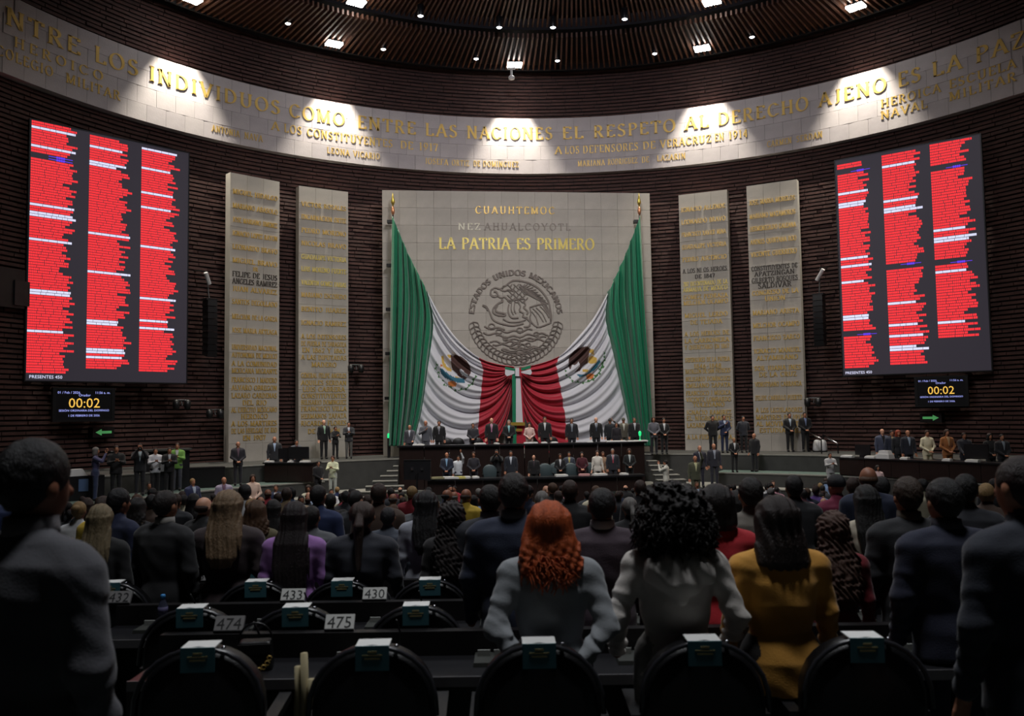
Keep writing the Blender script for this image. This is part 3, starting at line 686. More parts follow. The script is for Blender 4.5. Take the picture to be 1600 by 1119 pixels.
# centre knot and hanging ribbon
rb = empty('tricolour_ribbon', tuple(pp(806, 700, 1.6))); tag(rb, 'green and white ribbon with bow hanging between the two flags', 'ribbon')
o_ = np.array(rb.location)
def strip(name, m, poly_px, off, th=.04):
    mb = MB(); A = [pp(x, y, off + .55) - o_ for x, y in poly_px]; B = [p + PF.n * th for p in A]; n = len(A)
    mb.add(list(A) + list(B), [tuple(range(n, 2 * n)), tuple(range(n - 1, -1, -1))] + [(i, (i + 1) % n, n + (i + 1) % n, n + i) for i in range(n)]); return mb.build(name, m, rb)
strip('ribbon_tail', M_FG, [(800, 578), (806, 578), (807, 700), (801, 700)], 1.0)
strip('ribbon_tail', M_FW, [(806, 577), (812, 577), (817, 662), (806, 662)], 1.02)
strip('ribbon_tail', M_FR, [(812, 578), (814, 578), (822, 700), (806, 700)], .95)
strip('bow_loop', M_FG, [(789, 573), (806, 576.5), (806, 580), (789, 577)], 1.06)
strip('bow_loop', M_FW, [(789, 577), (804, 580), (804, 584), (792, 588), (789, 585)], 1.05)
strip('bow_loop', M_FG, [(810, 576), (829, 571), (829, 576), (810, 580)], 1.06)
strip('bow_loop', M_FW, [(813, 581), (829, 577), (831, 582), (829, 586), (815, 583)], 1.05)
strip('bow_knot', M_FW, [(805, 575), (811, 575), (811, 588), (805, 588)], 1.1, .08)
strip('bow_knot', M_FR, [(811, 575), (814, 576), (814, 588), (811, 588)], 1.1, .08)
strip('gilt_bar', mat('gilt', (170, 142, 60), .5, metal=.4), [(798, 660), (820, 660), (820, 665), (798, 665)], 1.12, .05)
strip('gilt_bar', mat('gilt', (170, 142, 60), .5, metal=.4), [(806, 670), (816, 670), (816, 674), (806, 674)], 1.12, .05)
# ------------------------------------------------------------------ LED boards and clocks
M_LEDB = mat('led_board', (40, 36, 44), .5, emit=((.022, .019, .026), 1.0))
M_LR = mat('led_red', (120, 10, 12), .6, emit=((1.0, .035, .045), 1.05)); M_LW = mat('led_white', (200, 200, 210), .6, emit=((.70, .72, .95), 1.0)); M_LV = mat('led_violet', (60, 20, 150), .6, emit=((.14, .05, .85), 1.0))
M_LAMB = mat('led_amber', (200, 150, 30), .6, emit=((.85, .50, .09), 1.0)); M_LBLU = mat('led_pale', (130, 140, 230), .6, emit=((.36, .40, .9), 1.0)); M_ARW = mat('sign_green', (60, 150, 70), .6, emit=((.045, .17, .06), 1.0))
def board(corner, head, w, zt, zb, cols, label, group, pres, seed):
    h = math.radians(head); r = np.array([math.sin(h), math.cos(h), 0.]); n = np.array([r[1], -r[0], 0.])
    P0 = np.array([corner[0], corner[1], zb]); root = empty('led_board', tuple(P0)); root.rotation_euler = Matrix(((r[0], -n[0], 0), (r[1], -n[1], 0), (0, 0, 1))).to_euler()
    tag(root, label, 'screen', group)
    MB().box(0, w, .0, .18, 0, zt - zb).build('display_face', M_LEDB, root)
    fb = MB()
    for a in ((-.05, 0, -.05, zt - zb + .05), (w, w + .05, -.05, zt - zb + .05)): fb.box(a[0], a[1], -.01, .2, a[2], a[3])
    fb.box(0, w, -.01, .2, -.05, 0); fb.box(0, w, -.01, .2, zt - zb, zt - zb + .05); fb.build('board_frame', M_PLAST, root)
    for x in (w * .2, w * .8):
        for z in (.8, zt - zb - .8): MB().box(x - .1, x + .1, .18, 1.4, z - .1, z + .1).build('mounting_bracket', M_PLAST, root)
    def uv(px, py): p = at_plane(px, py, P0, n) - P0; return float(p @ r), float(p[2])
    rr_ = random.Random(seed); mbs = {'r': MB(), 'w': MB(), 'v': MB()}
    pitch = (uv(*cols[0][1])[1] - uv(*cols[0][2])[1]) / cols[0][3]
    for x0w, a, b, nrow, whites, viol in cols:
        x0, za = uv(*a); _, zb_ = uv(*b); ys = [uv(a[0] + (b[0] - a[0]) * (y - a[1]) / (b[1] - a[1]), y)[1] for y in whites]; vs_ = [uv(a[0] + (b[0] - a[0]) * (y - a[1]) / (b[1] - a[1]), y)[1] for y in viol]
        nr = max(1, round((za - zb_) / pitch)); z = za; xo = x0; L = .8
        for k in range(nr):
            zt_ = za - k * pitch; zc_ = zt_ - pitch / 2
            if any(abs(zc_ - q) < pitch * 1.1 for q in vs_):
                if any(abs(zc_ - q) <= pitch * .55 for q in vs_):
                    mbs['v'].box(x0 + w * .10, x0 + w * .24, -.012, 0, zc_ - .01, zc_ + .012)
                    for i in range(4): mbs['v'].box(x0 + w * (.145 + i * .013), x0 + w * (.155 + i * .013), -.014, 0, zc_ - pitch * .38, zc_ + pitch * .38)
                continue
            kind = 'w' if any(abs(zc_ - q) < pitch * .56 for q in ys) else 'r'
            L = min(1.0, max(.62, rr_.gauss(.83, .1))) * x0w * w
            x = x0; gl = pitch * (.52 if kind == 'r' else .44)
            word = rr_.randint(5, 9); e = .08 if kind == 'w' else .10
            while x < x0 + L:
                lw = gl * rr_.uniform(.8, 1.15)
                mbs[kind].add([(x, -.012, zt_ - pitch * (1 - e)), (x + lw, -.012, zt_ - pitch * (1 - e)), (x + lw, -.012, zt_ - pitch * e), (x, -.012, zt_ - pitch * e)], [(0, 1, 2, 3)])
                x += lw + gl * (.16 if kind == 'r' else .10); word -= 1
                if word == 0: x += gl * .25; word = rr_.randint(4, 8)
    [tag(mbs[k].build(n_, m_, root), kind='stuff') for k, n_, m_ in (('r', 'red_name_rows', M_LR), ('w', 'white_name_rows', M_LW), ('v', 'violet_heading', M_LV))]
    me = sans_mesh('PRESENTES 450', .17, M_LW, 'counter_line', 'LEFT'); x, z = uv(*pres)
    link('counter_line', me, root, mw=Matrix.Translation((x, -.015, z)) @ Matrix.Rotation(math.pi / 2, 4, 'X'))
    return root, P0, r, n
LB = board((-17.69, 31.18), 43.95, 6.04, 14.97 + .45, 5.30 + .45, [
    (.265, (49.5, 187), (45, 583), 94, (198.6, 225.4, 320, 333, 373.5, 455, 516), (241,)), (.27, (140.5, 210), (137, 578), 94, (227.6, 250, 254.5, 364, 425, 503, 546.5, 551, 559), ()),
    (.255, (221.5, 229.5), (218, 581), 94, (232, 263, 299.5, 324, 384, 467, 499, 513), ())],
    'tall voting board of red name rows on the left wall', 'voting boards', (45, 591), 3)
RB = board((14.78, 38.305), 127.25, 5.83, 15.06 + .45, 5.32 + .45, [
    (.24, (1308, 258), (1321, 576), 78, (306, 320, 324.5, 406, 417, 443, 497.6), (271, 523)), (.265, (1377.5, 243), (1392, 570), 78, (260, 315, 328, 332, 476, 510.5, 525.5, 545), (417,)),
    (.27, (1452.5, 226), (1467, 530), 78, (360, 375.5, 380, 426, 505), (266, 411.5))],
    'tall voting board of red name rows on the right wall', 'voting boards', (1321, 585), 5)
def clock(LBx, pts, label):
    _, P0, r, n = LBx; A = at_plane(*pts[0], P0, n); B = at_plane(*pts[1], P0, n); w = float((B - A) @ r); h = float(A[2] - B[2])
    root = empty('session_clock', (A[0], A[1], B[2])); root.rotation_euler = Matrix(((r[0], -n[0], 0), (r[1], -n[1], 0), (0, 0, 1))).to_euler(); tag(root, label, 'screen', 'session clocks')
    MB().box(0, w, 0, .15, 0, h).build('display_face', mat('clock_face', (9, 9, 14), .4), root); MB().box(-.12, 0, -.02, .17, -.08, h + .08).box(w, w + .12, -.02, .17, -.08, h + .08).box(0, w, -.02, .17, h, h + .08).box(0, w, -.02, .17, -.08, 0).build('casing', M_PLAST, root)
    MB().box(w * .3, w * .7, .15, 1.4, h * .3, h * .7).build('mounting_bracket', M_PLAST, root)
    for t, s, x, z, m in (('01 / Feb / 2026', .13, .22, .87, M_LBLU), ('11:56 a. m.', .13, .83, .87, M_LBLU), ('Orador', .14, .5, .78, M_LBLU), ('00:02', .52, .5, .40, M_LAMB), ('SESIÓN ORDINARIA DEL DOMINGO', .112, .5, .27, M_LBLU), ('1 DE FEBRERO DE 2026.', .112, .5, .10, M_LBLU)):
        me = sans_mesh(t, s * w / 2.0, m, 'readout'); tag(link('readout', me, root, mw=Matrix.Translation((w * x, -.012, h * z)) @ Matrix.Rotation(math.pi / 2, 4, 'X')), kind='stuff')
clock(LB, ((88, 609), (174, 655)), 'small dark session clock showing 00:02 under the left board')
clock(RB, ((1433, 592), (1509, 632)), 'small dark session clock showing 00:02 under the right board')
def arrow(px, py, rt, d, label):
    p = at_R(px, py, rt); a = azim(p); root = empty('exit_arrow', tuple(p), -a); tag(root, label, 'sign', 'green arrow signs')
    s = d; v = [(-.32, -.05), (.1, -.05), (.1, -.12), (.34, 0), (.1, .12), (.1, .05), (-.32, .05)]; v = [(x * s, z) for x, z in v]
    mb = MB(); n = 7; mb.add([(x, -.03, z) for x, z in v] + [(x, 0, z) for x, z in v], [tuple(range(n)) if s > 0 else tuple(range(n - 1, -1, -1))] + [(i, (i + 1) % n, n + (i + 1) % n, n + i) for i in range(n)]); mb.build('arrow', M_ARW, root)
    MB().box(-.45, .45, 0, .32, -.2, .2).build('backplate', M_PLAST, root)
arrow(162, 675.5, HR - .1, -1, 'small green arrow sign pointing left, under the left clock')
arrow(1454, 653, HR - .1, 1, 'small green arrow sign pointing right, under the right clock')
# line array loudspeakers
def line_array(px, ya, yb, rr_, label, hook):
    p = at_R(px, ya, rr_); q = at_R(px, yb, rr_); a = azim(p); H = p[2] - q[2]; root = empty('line_array', (p[0], p[1], p[2]), -a); tag(root, label, 'loudspeaker', 'line arrays')
    n = 9; me = MB().box(-.22, .22, -.3, .2, -H / n + .015, 0, taper=.06).mesh('speaker_cabinet', M_PLAST)
    for k in range(n):
        o = link('speaker_cabinet', me, root, (0, -.05 * math.sin(k / n * 2), -k * H / n)); o.rotation_euler = (R_(1.6 * k), 0, 0)
    MB().box(-.25, .25, -.25, .3, 0, .08).build('rigging_frame', M_PLAST, root); MB().tube([(0, 0, .08), (0, .3, 1.3), (0, 1.6, 1.5)], .03).build('suspension_arm', M_PLAST, root)
    MB().tube([(-.05, -.1, .7), (-.3 * hook, -.25, 1.15)], .09).build('spotlight', M_WHITE, root)
line_array(327, 470, 557, HR - 1.0, 'black line array loudspeaker hanging beside the left voting board', 1)
line_array(1280, 462, 540, HR - 1.0, 'black line array loudspeaker hanging beside the right voting board', -1)
def wall_cam(px, py, label):
    p = at_R(px, py, HR - .3); a = azim(p); root = empty('bracket_lamp', tuple(p), -a); tag(root, label, 'lamp', 'lamp brackets on the brick wall')
    MB().tube([(0, .58, 0), (0, 0, 0), (0, -.1, -.25)], .03).build('arm', M_PLAST, root)
    for x in (-.28, .22):
        MB().lathe([(.10, 0), (.14, .12), (.14, .34), (.05, .42)], c=(x, -.12, -.4), n=12).build('lamp_housing', M_PLAST, root, smooth=True)
    MB().tube([(-.3, -.05, 0), (.3, -.05, 0)], .025).build('crossbar', M_CHROME, root)
wall_cam(283, 625, 'dark twin lamp on a wall bracket right of the left board'); wall_cam(1272, 622, 'dark twin lamp on a wall bracket left of the right board'); wall_cam(556, 570, 'dark twin lamp on the brick strip beside the stone panel')
wall_cam(335, 640, 'dark twin lamp on the wall just left of the first tablet')
nl = at_R(17, 450, HR + .1); nr = empty('recessed_opening', tuple(nl), -azim(nl)); tag(nr, 'dark recessed opening in the brick wall left of the board', 'opening')
MB().box(-1, .55, -.02, .2, -.7, .7).build('opening_frame', M_PLAST, nr); MB().box(.1, .7, -.08, -.02, -.6, .3).build('niche_equipment', M_DTOP, nr)
# ------------------------------------------------------------------ ceiling lamps
M_HOT = mat('flood_glass', (255, 255, 255), .5, emit=((1, .98, .93), 28)); M_PIN = mat('pin_glass', (255, 255, 255), .5, emit=((.92, .95, 1), 9))
def flood(px, py, zz, label, aim_r, az_shift=0., en=1.):
    p = at_z(px, py, zz); a = azim(p); root = empty('floodlight', tuple(p), -a); tag(root, label, 'floodlight', 'floodlights under the slatted ceiling')
    MB().box(-.34, .34, -.22, .22, 0, .22, taper=.3).build('lamp_housing', M_PLAST, root)
    MB().box(-.36, -.03, -.26, .26, -.10, -.01).build('lens', M_HOT, root); MB().box(.03, .36, -.26, .26, -.10, -.01).build('lens', M_HOT, root)
    MB().tube([(-.2, 0, .2), (-.2, 0, .7)], .03).build('hanger', M_CHROME, root); MB().tube([(.2, 0, .2), (.2, 0, .7)], .03).build('hanger', M_CHROME, root)
    if aim_r:
        q = polar(a + az_shift, HR - .9, ZCEIL - .3)
        lamp('band_spot', 'SPOT', q, LSP * en, (1, .93, .78), polar(a + az_shift, HR - .75, ZB), spot_size=R_(66), spot_blend=.7, shadow_soft_size=.06)
flood(522, 67, ZCEIL - .1, 'bright floodlight left of centre at the ceiling edge, over the word COMO', 1, R_(1.2))
flood(804, 100, ZCEIL - .1, 'bright floodlight at the ceiling edge above the stone panel', 1)
flood(1097, 74, ZCEIL - .1, 'bright floodlight right of centre at the ceiling edge, over the word DERECHO', 1, R_(-.5))
flood(1337, 9, ZCEIL - .1, 'bright floodlight at the ceiling edge above the right board', 1, R_(-1.6))
flood(300, -3, ZCEIL - .1, 'bright floodlight at the ceiling edge above the left board, cut by the picture top', 1, R_(.8))
flood(557, 2, ZCEIL + .35, 'bright floodlight of the inner ring, left of the centre line', 0)
flood(1112, 1, ZCEIL + .35, 'bright floodlight of the inner ring, right of the centre line', 0)
for px, py, lb in ((450, 37, 'small round downlight left of the first floodlight'), (599, 77, 'small round downlight between the two floodlights over COMO and the centre'), (744, 92, 'small round downlight just left of the centre floodlight'),
                   (871, 95, 'small round downlight just right of the centre floodlight'), (1023, 84, 'small round downlight just left of the floodlight over DERECHO'), (1175, 58, 'small round downlight right of the floodlight over DERECHO'),
                   (657, 25, 'small round downlight of the inner ring, the outer left one'), (780, 43, 'small round downlight of the inner ring, near left of the axis'), (864, 43, 'small round downlight of the inner ring, near right of the axis'), (976, 30, 'small round downlight of the inner ring, the outer right one')):
    p = at_z(px, py, ZCEIL - .05); root = empty('downlight', tuple(p), -azim(p)); tag(root, lb, 'downlight', 'small round downlights in the slatted ceiling')
    MB().lathe([(.13, 0), (.15, .05), (.15, .5), (.1, .52)], n=14).build('housing', M_PLAST, root, smooth=True); MB().lathe([(.08, -.03), (.12, -.005), (.12, 0)], n=14).build('lens', M_PIN, root)
p = at_z(799, 108, ZCEIL - .5); root = empty('ceiling_camera', tuple(p), 0); tag(root, 'white camera on a short stalk hanging under the centre floodlight', 'camera')
MB().tube([(0, 0, 0), (0, 0, -.35)], .06).build('stalk', M_WHITE, root); MB().lathe([(.05, -.55), (.15, -.52), (.17, -.42), (.1, -.34)], n=14).build('camera_head', M_WHITE, root); MB().box(-.2, .2, -.08, .08, 0, .05).build('mounting_plate', M_WHITE, root)
# ------------------------------------------------------------------ people: one continuous body grown from a distance field
def surface_nets(v, org, h):
    nx, ny, nz = v.shape; ins = v < 0
    c = [ins[i:nx - 1 + i, j:ny - 1 + j, k:nz - 1 + k] for i in (0, 1) for j in (0, 1) for k in (0, 1)]
    s = sum(x.astype(np.int8) for x in c); mask = (s > 0) & (s < 8)
    I = np.argwhere(mask); idx = -np.ones(mask.shape, np.int64); idx[mask] = np.arange(len(I))
    acc = np.zeros((len(I), 3)); cnt = np.zeros(len(I))
    cor = [(i, j, k) for i in (0, 1) for j in (0, 1) for k in (0, 1)]
    for a in cor:
        for ax in range(3):
            if a[ax] == 0:
                b = list(a); b[ax] = 1
                va = v[I[:, 0] + a[0], I[:, 1] + a[1], I[:, 2] + a[2]]; vb = v[I[:, 0] + b[0], I[:, 1] + b[1], I[:, 2] + b[2]]
                m = (va < 0) != (vb < 0); t = np.where(m, va / np.where(m, va - vb, 1), 0)
                p = np.array(a, float)[None] + 0; p = np.repeat(p, len(I), 0); p[:, ax] += t
                acc[m] += p[m]; cnt[m] += 1
    P = (I + acc / np.maximum(cnt, 1)[:, None]) * h + org
    F = []
    for ax in range(3):
        o = [0, 1, 2]; o.remove(ax); u, w = o
        sl0 = [slice(1, -1)] * 3; sl0[ax] = slice(0, v.shape[ax] - 1); sl1 = list(sl0); sl1[ax] = slice(1, v.shape[ax])
        a = ins[tuple(sl0)]; b = ins[tuple(sl1)]
        for flip, m in ((False, a & ~b), (True, ~a & b)):
            q = np.argwhere(m)
            if not len(q): continue
            q = q + 1; q[:, ax] -= 1
            def cell(du, dw):
                r = q.copy(); r[:, u] += du; r[:, w] += dw; return idx[r[:, 0], r[:, 1], r[:, 2]]
            f = np.stack([cell(-1, -1), cell(0, -1), cell(0, 0), cell(-1, 0)], 1)
            if flip != (ax == 1): f = f[:, ::-1]
            F.append(f)
    return P, np.concatenate(F)
def to_mesh(name, P, F, mats, mi=None):
    me = bpy.data.meshes.new(name); me.vertices.add(len(P)); me.vertices.foreach_set('co', P.astype(np.float32).ravel())
    me.loops.add(F.size); me.loops.foreach_set('vertex_index', F.astype(np.int32).ravel())
    me.polygons.add(len(F)); me.polygons.foreach_set('loop_start', np.arange(0, F.size, 4, dtype=np.int32)); me.polygons.foreach_set('loop_total', np.full(len(F), 4, np.int32))
    for m in mats: me.materials.append(m)
    if mi is not None: me.polygons.foreach_set('material_index', mi.astype(np.int32))
    me.polygons.foreach_set('use_smooth', np.ones(len(F), bool)); me.update(calc_edges=True); me.validate(); return me
def smin(a, b, k):
    h = np.clip(.5 + .5 * (b - a) / k, 0, 1); return b * (1 - h) + a * h - k * h * (1 - h)
def sd_cap(Q, a, b, ra, rb, sc=(1, 1, 1)):
    X, Y, Z = Q; s = np.array(sc, float); a = np.array(a, float) * s; b = np.array(b, float) * s; ba = b - a
    x, y, z = X * s[0] - a[0], Y * s[1] - a[1], Z * s[2] - a[2]; L = max(1e-9, ba @ ba)
    h = np.clip((x * ba[0] + y * ba[1] + z * ba[2]) / L, 0, 1)
    return np.sqrt((x - ba[0] * h) ** 2 + (y - ba[1] * h) ** 2 + (z - ba[2] * h) ** 2) - (ra + (rb - ra) * h)
def sd_ell(Q, c, r):
    X, Y, Z = Q; q = np.sqrt(((X - c[0]) / r[0]) ** 2 + ((Y - c[1]) / r[1]) ** 2 + ((Z - c[2]) / r[2]) ** 2); return (q - 1) * min(r)
def sd_prof(Q, zs, rx, ry, yc, p=2.0):
    X, Y, Z = Q; a = np.interp(Z, zs, rx); b = np.interp(Z, zs, ry); c = np.interp(Z, zs, yc)
    q = (np.abs(X / a) ** p + np.abs((Y - c) / b) ** p) ** (1 / p); d = (q - 1) * np.minimum(a, b)
    return np.maximum(d, np.maximum(zs[0] - Z, Z - zs[-1]))
def grid(lo, hi, h):
    ax = [np.arange(lo[i], hi[i] + h, h) for i in range(3)]; return np.meshgrid(*ax, indexing='ij'), np.array(lo, float)
# arm poses (x mirrored for the other side): elbow, wrist
ARMS = {
 'loose': ((.27, -.03, 1.12), (.25, .13, .93)), 'down': ((.25, -.01, 1.13), (.255, .05, .88)), 'clasp': ((.25, .02, 1.12), (.06, .21, .97)), 'behind': ((.285, -.09, 1.13), (.075, -.185, .93)),
 'camera': ((.22, .20, 1.27), (.08, .30, 1.52)), 'chest': ((.26, .08, 1.15), (.02, .20, 1.29)), 'salute': ((.38, .08, 1.42), (.16, .12, 1.60)),
 'raise': ((.24, .14, 1.62), (.16, .22, 1.86)), 'desk': ((.23, .10, 1.13), (.20, .30, .96)), 'hip': ((.33, -.03, 1.15), (.20, .06, 1.02)), 'phone': ((.23, .10, 1.16), (.07, .30, 1.22)),
}
SKINS = {'light': (214, 160, 132), 'mid': (178, 122, 94), 'tan': (150, 98, 74)}
def body_sdf(Q, sex, poses, fold=0., coat=.80, hood=False, skirt=False, sleeve=1.0):
    X, Y, Z = Q; w = 1.0 if sex == 'm' else .87
    neck = sd_cap(Q, (0, -.005, 1.40), (0, .012, 1.54), .057 * w, .052 * w)
    head = sd_ell(Q, (0, .0, 1.635), (.076, .094, .092)); jaw = sd_ell(Q, (0, .028, 1.575), (.058, .066, .066))
    skin = smin(smin(head, jaw, .03), neck, .02)
    skin = smin(skin, sd_cap(Q, (0, .085, 1.625), (0, .110, 1.59), .010, .016), .012)
    for s in (-1, 1):
        skin = smin(skin, sd_ell(Q, (s * .079, -.002, 1.605), (.010, .020, .032)), .006)
        skin = np.maximum(skin, -(sd_ell(Q, (s * .032, .100, 1.632), (.018, .018, .011))))
    skin = smin(skin, sd_ell(Q, (0, .088, 1.558), (.024, .012, .007)), .006)
    if sex == 'm':
        zs = [coat, .95, 1.06, 1.20, 1.33, 1.41, 1.455]; rx = [.196, .190, .178, .198, .215, .205, .10]; ry = [.132, .128, .118, .128, .124, .104, .070]
    else:
        zs = [coat, .92, 1.06, 1.20, 1.31, 1.39, 1.44]; rx = [.186, .180, .140, .160, .176, .155, .075]; ry = [.130, .130, .100, .128, .115, .09, .06]
    yc = [-.01, -.01, 0, .0, -.005, -.012, -.012]
    if coat < .7: zs = [coat] + zs[1:]; rx = [.21] + rx[1:]; ry = [.15] + ry[1:]
    top = sd_prof(Q, zs, rx, ry, yc, 2.25)
    sx = .192 * w
    top = smin(top, sd_cap(Q, (-sx, -.012, 1.385), (sx, -.012, 1.385), .058, .058), .05)
    top = smin(top, sd_cap(Q, (0, -.012, 1.43), (0, -.010, 1.492), .084 * w, .068 * w), .025)
    for s in (-1, 1): top = smin(top, sd_cap(Q, (s * .04, -.015, 1.452), (s * sx * .92, -.012, 1.412 if sex == 'f' else 1.422), .050 * w, .050 * w), .022)
    hands = []
    for s, ps in ((-1, poses[0]), (1, poses[1])):
        E_, W_ = ARMS[ps]; E_ = np.array((s * E_[0] * (w if ps in ('down', 'behind') else 1), E_[1], E_[2])); W_ = np.array((s * W_[0], W_[1], W_[2])); S_ = np.array((s * (sx + .012), -.012, 1.375))
        ra, rb, rc = (.066 * w, .056 * w, .040 * w)
        if fold:
            l1 = (X - E_[0]) * (S_ - E_)[0] + (Z - E_[2]) * (S_ - E_)[2]; l2 = (X - W_[0]) * (E_ - W_)[0] + (Z - W_[2]) * (E_ - W_)[2] + (Y - W_[1]) * (E_ - W_)[1]
            f1 = fold * 1.1 * np.sin(Z * 62 + Y * 38 + X * 24 + 1.6 * np.sin(X * 31 + Z * 17)) * np.sin(X * 26 + Z * 21 + Y * 19 + s); f2 = fold * 2.2 * np.sin(Z * 78 - Y * 42 + X * 30 * s + 1.5 * np.sin(X * 36 + Z * 23)) * (.35 + .65 * np.sin(X * 33 + Y * 28 + Z * 14 + s) ** 2)
        else: f1 = f2 = 0
        up = sd_cap(Q, S_, E_, ra, rb) + f1; lowr = sd_cap(Q, E_, W_, rb, rc) + f2
        top = smin(top, smin(up, lowr, .03), .035)
        d = W_ - E_; d /= np.linalg.norm(d)
        skin = smin(skin, sd_cap(Q, W_ - d * .05, W_ + d * .035, .026, .024), .004); hands.append((W_ + d * .02, d, s))
    if fold: top = top + fold * (.7 * np.sin(X * 34 + np.sin(Z * 9) * 2.2 + Z * 5) * np.clip((1.35 - Z) * 3, 0, 1) + .5 * np.sin(Z * 40 + X * 12 + np.sin(X * 15) * 2))
    if hood:
        hd = sd_ell(Q, (0, -.120, 1.365), (.165, .065, .10)); hd = smin(hd, sd_cap(Q, (0, -.15, 1.245), (0, -.14, 1.30), .03, .06), .05)
        top = smin(top, hd + .004 * np.sin(X * 60 + Z * 40), .012)
    hz = .94; bot = None
    for s in (-1, 1):
        l = smin(sd_cap(Q, (s * .088, 0, hz), (s * .10, .005, .50), .098 if sex == 'm' else .094, .066), sd_cap(Q, (s * .10, .005, .50), (s * .105, -.01, .09), .066, .055), .03)
        bot = l if bot is None else smin(bot, l, .02)
    bot = smin(bot, sd_prof(Q, [.84, .92, 1.04], [.165, .17, .145], [.11, .115, .10], [0, 0, 0]), .04)
    if skirt: bot = smin(bot, sd_prof(Q, [.50, .8, 1.0], [.185, .19, .15], [.15, .14, .10], [0, 0, 0]), .03)
    shoe = None
    for s in (-1, 1):
        l = np.maximum(sd_ell(Q, (s * .108, .045, .045), (.052, .135, .06)), -Z + .0)
        shoe = l if shoe is None else np.minimum(shoe, l)
    return [skin, top, bot, shoe], hands
BM_SKIN = mat('skin_mid', SKINS['mid'], .55, noise=.05)
_bodies = {}
def body_mesh(key, h, **kw):
    if key in _bodies: return _bodies[key]
    poses = kw['poses']; up = any(p in ('raise',) for p in poses)
    lo = (-.46, -.30 if 'behind' in poses or kw.get('hood') else -.24, -.03); hi = (.46, .42, 1.98 if up else 1.76)
    if kw.get('lowcut'): lo = (lo[0], lo[1], kw['lowcut'])
    kw2 = {k: v for k, v in kw.items() if k != 'lowcut'}
    Q, o = grid(lo, hi, h); g, hands = body_sdf(Q, **kw2)
    v = smin(g[0], np.minimum(g[1], np.minimum(g[2], g[3])), .004)
    v[0] = v[-1] = 1; v[:, 0] = 1; v[:, -1] = 1; v[:, :, 0] = 1; v[:, :, -1] = 1
    P, F = surface_nets(v, o, h); c = P[F].mean(1); gg, _ = body_sdf((c[:, 0], c[:, 1], c[:, 2]), **kw2)
    mi = np.argmin(np.stack([gg[0] - .0015, gg[1], gg[2], gg[3]]), 0)
    me = to_mesh('person', P, F, [BM_SKIN, M_PLAST, M_PLAST, M_PLAST], mi); _bodies[key] = (me, hands); return _bodies[key]
# hand: palm, four unequal bent fingers and a thumb from the side of the palm
def make_hand(h=.0055):
    Q, o = grid((-.06, -.05, -.21), (.06, .075, .03), h)
    d = sd_prof(Q, [-.095, -.06, -.02, .01], [.041, .040, .032, .024], [.014, .016, .018, .019], [0, 0, 0, 0], 2.4)
    for x, l, z0 in ((-.030, .062, -.088), (-.010, .074, -.094), (.011, .069, -.092), (.030, .052, -.086)):
        a = (x, 0, z0); b = (x * 1.06, .012, z0 - l * .45); c = (x * 1.05, .034, z0 - l * .76); e = (x * 1.0, .050, z0 - l * .88)
        f = np.minimum(np.minimum(sd_cap(Q, a, b, .0095, .0088), sd_cap(Q, b, c, .0088, .008)), sd_cap(Q, c, e, .008, .0068)); d = smin(d, f, .003)
    t = np.minimum(sd_cap(Q, (-.026, .004, -.03), (-.052, .018, -.062), .014, .011), sd_cap(Q, (-.052, .018, -.062), (-.050, .034, -.094), .011, .0085))
    d = smin(d, t, .008); d[:, :, -1] = 1
    P, F = surface_nets(d, o, h); return to_mesh('hand', P, F, [BM_SKIN])
HAND = make_hand()
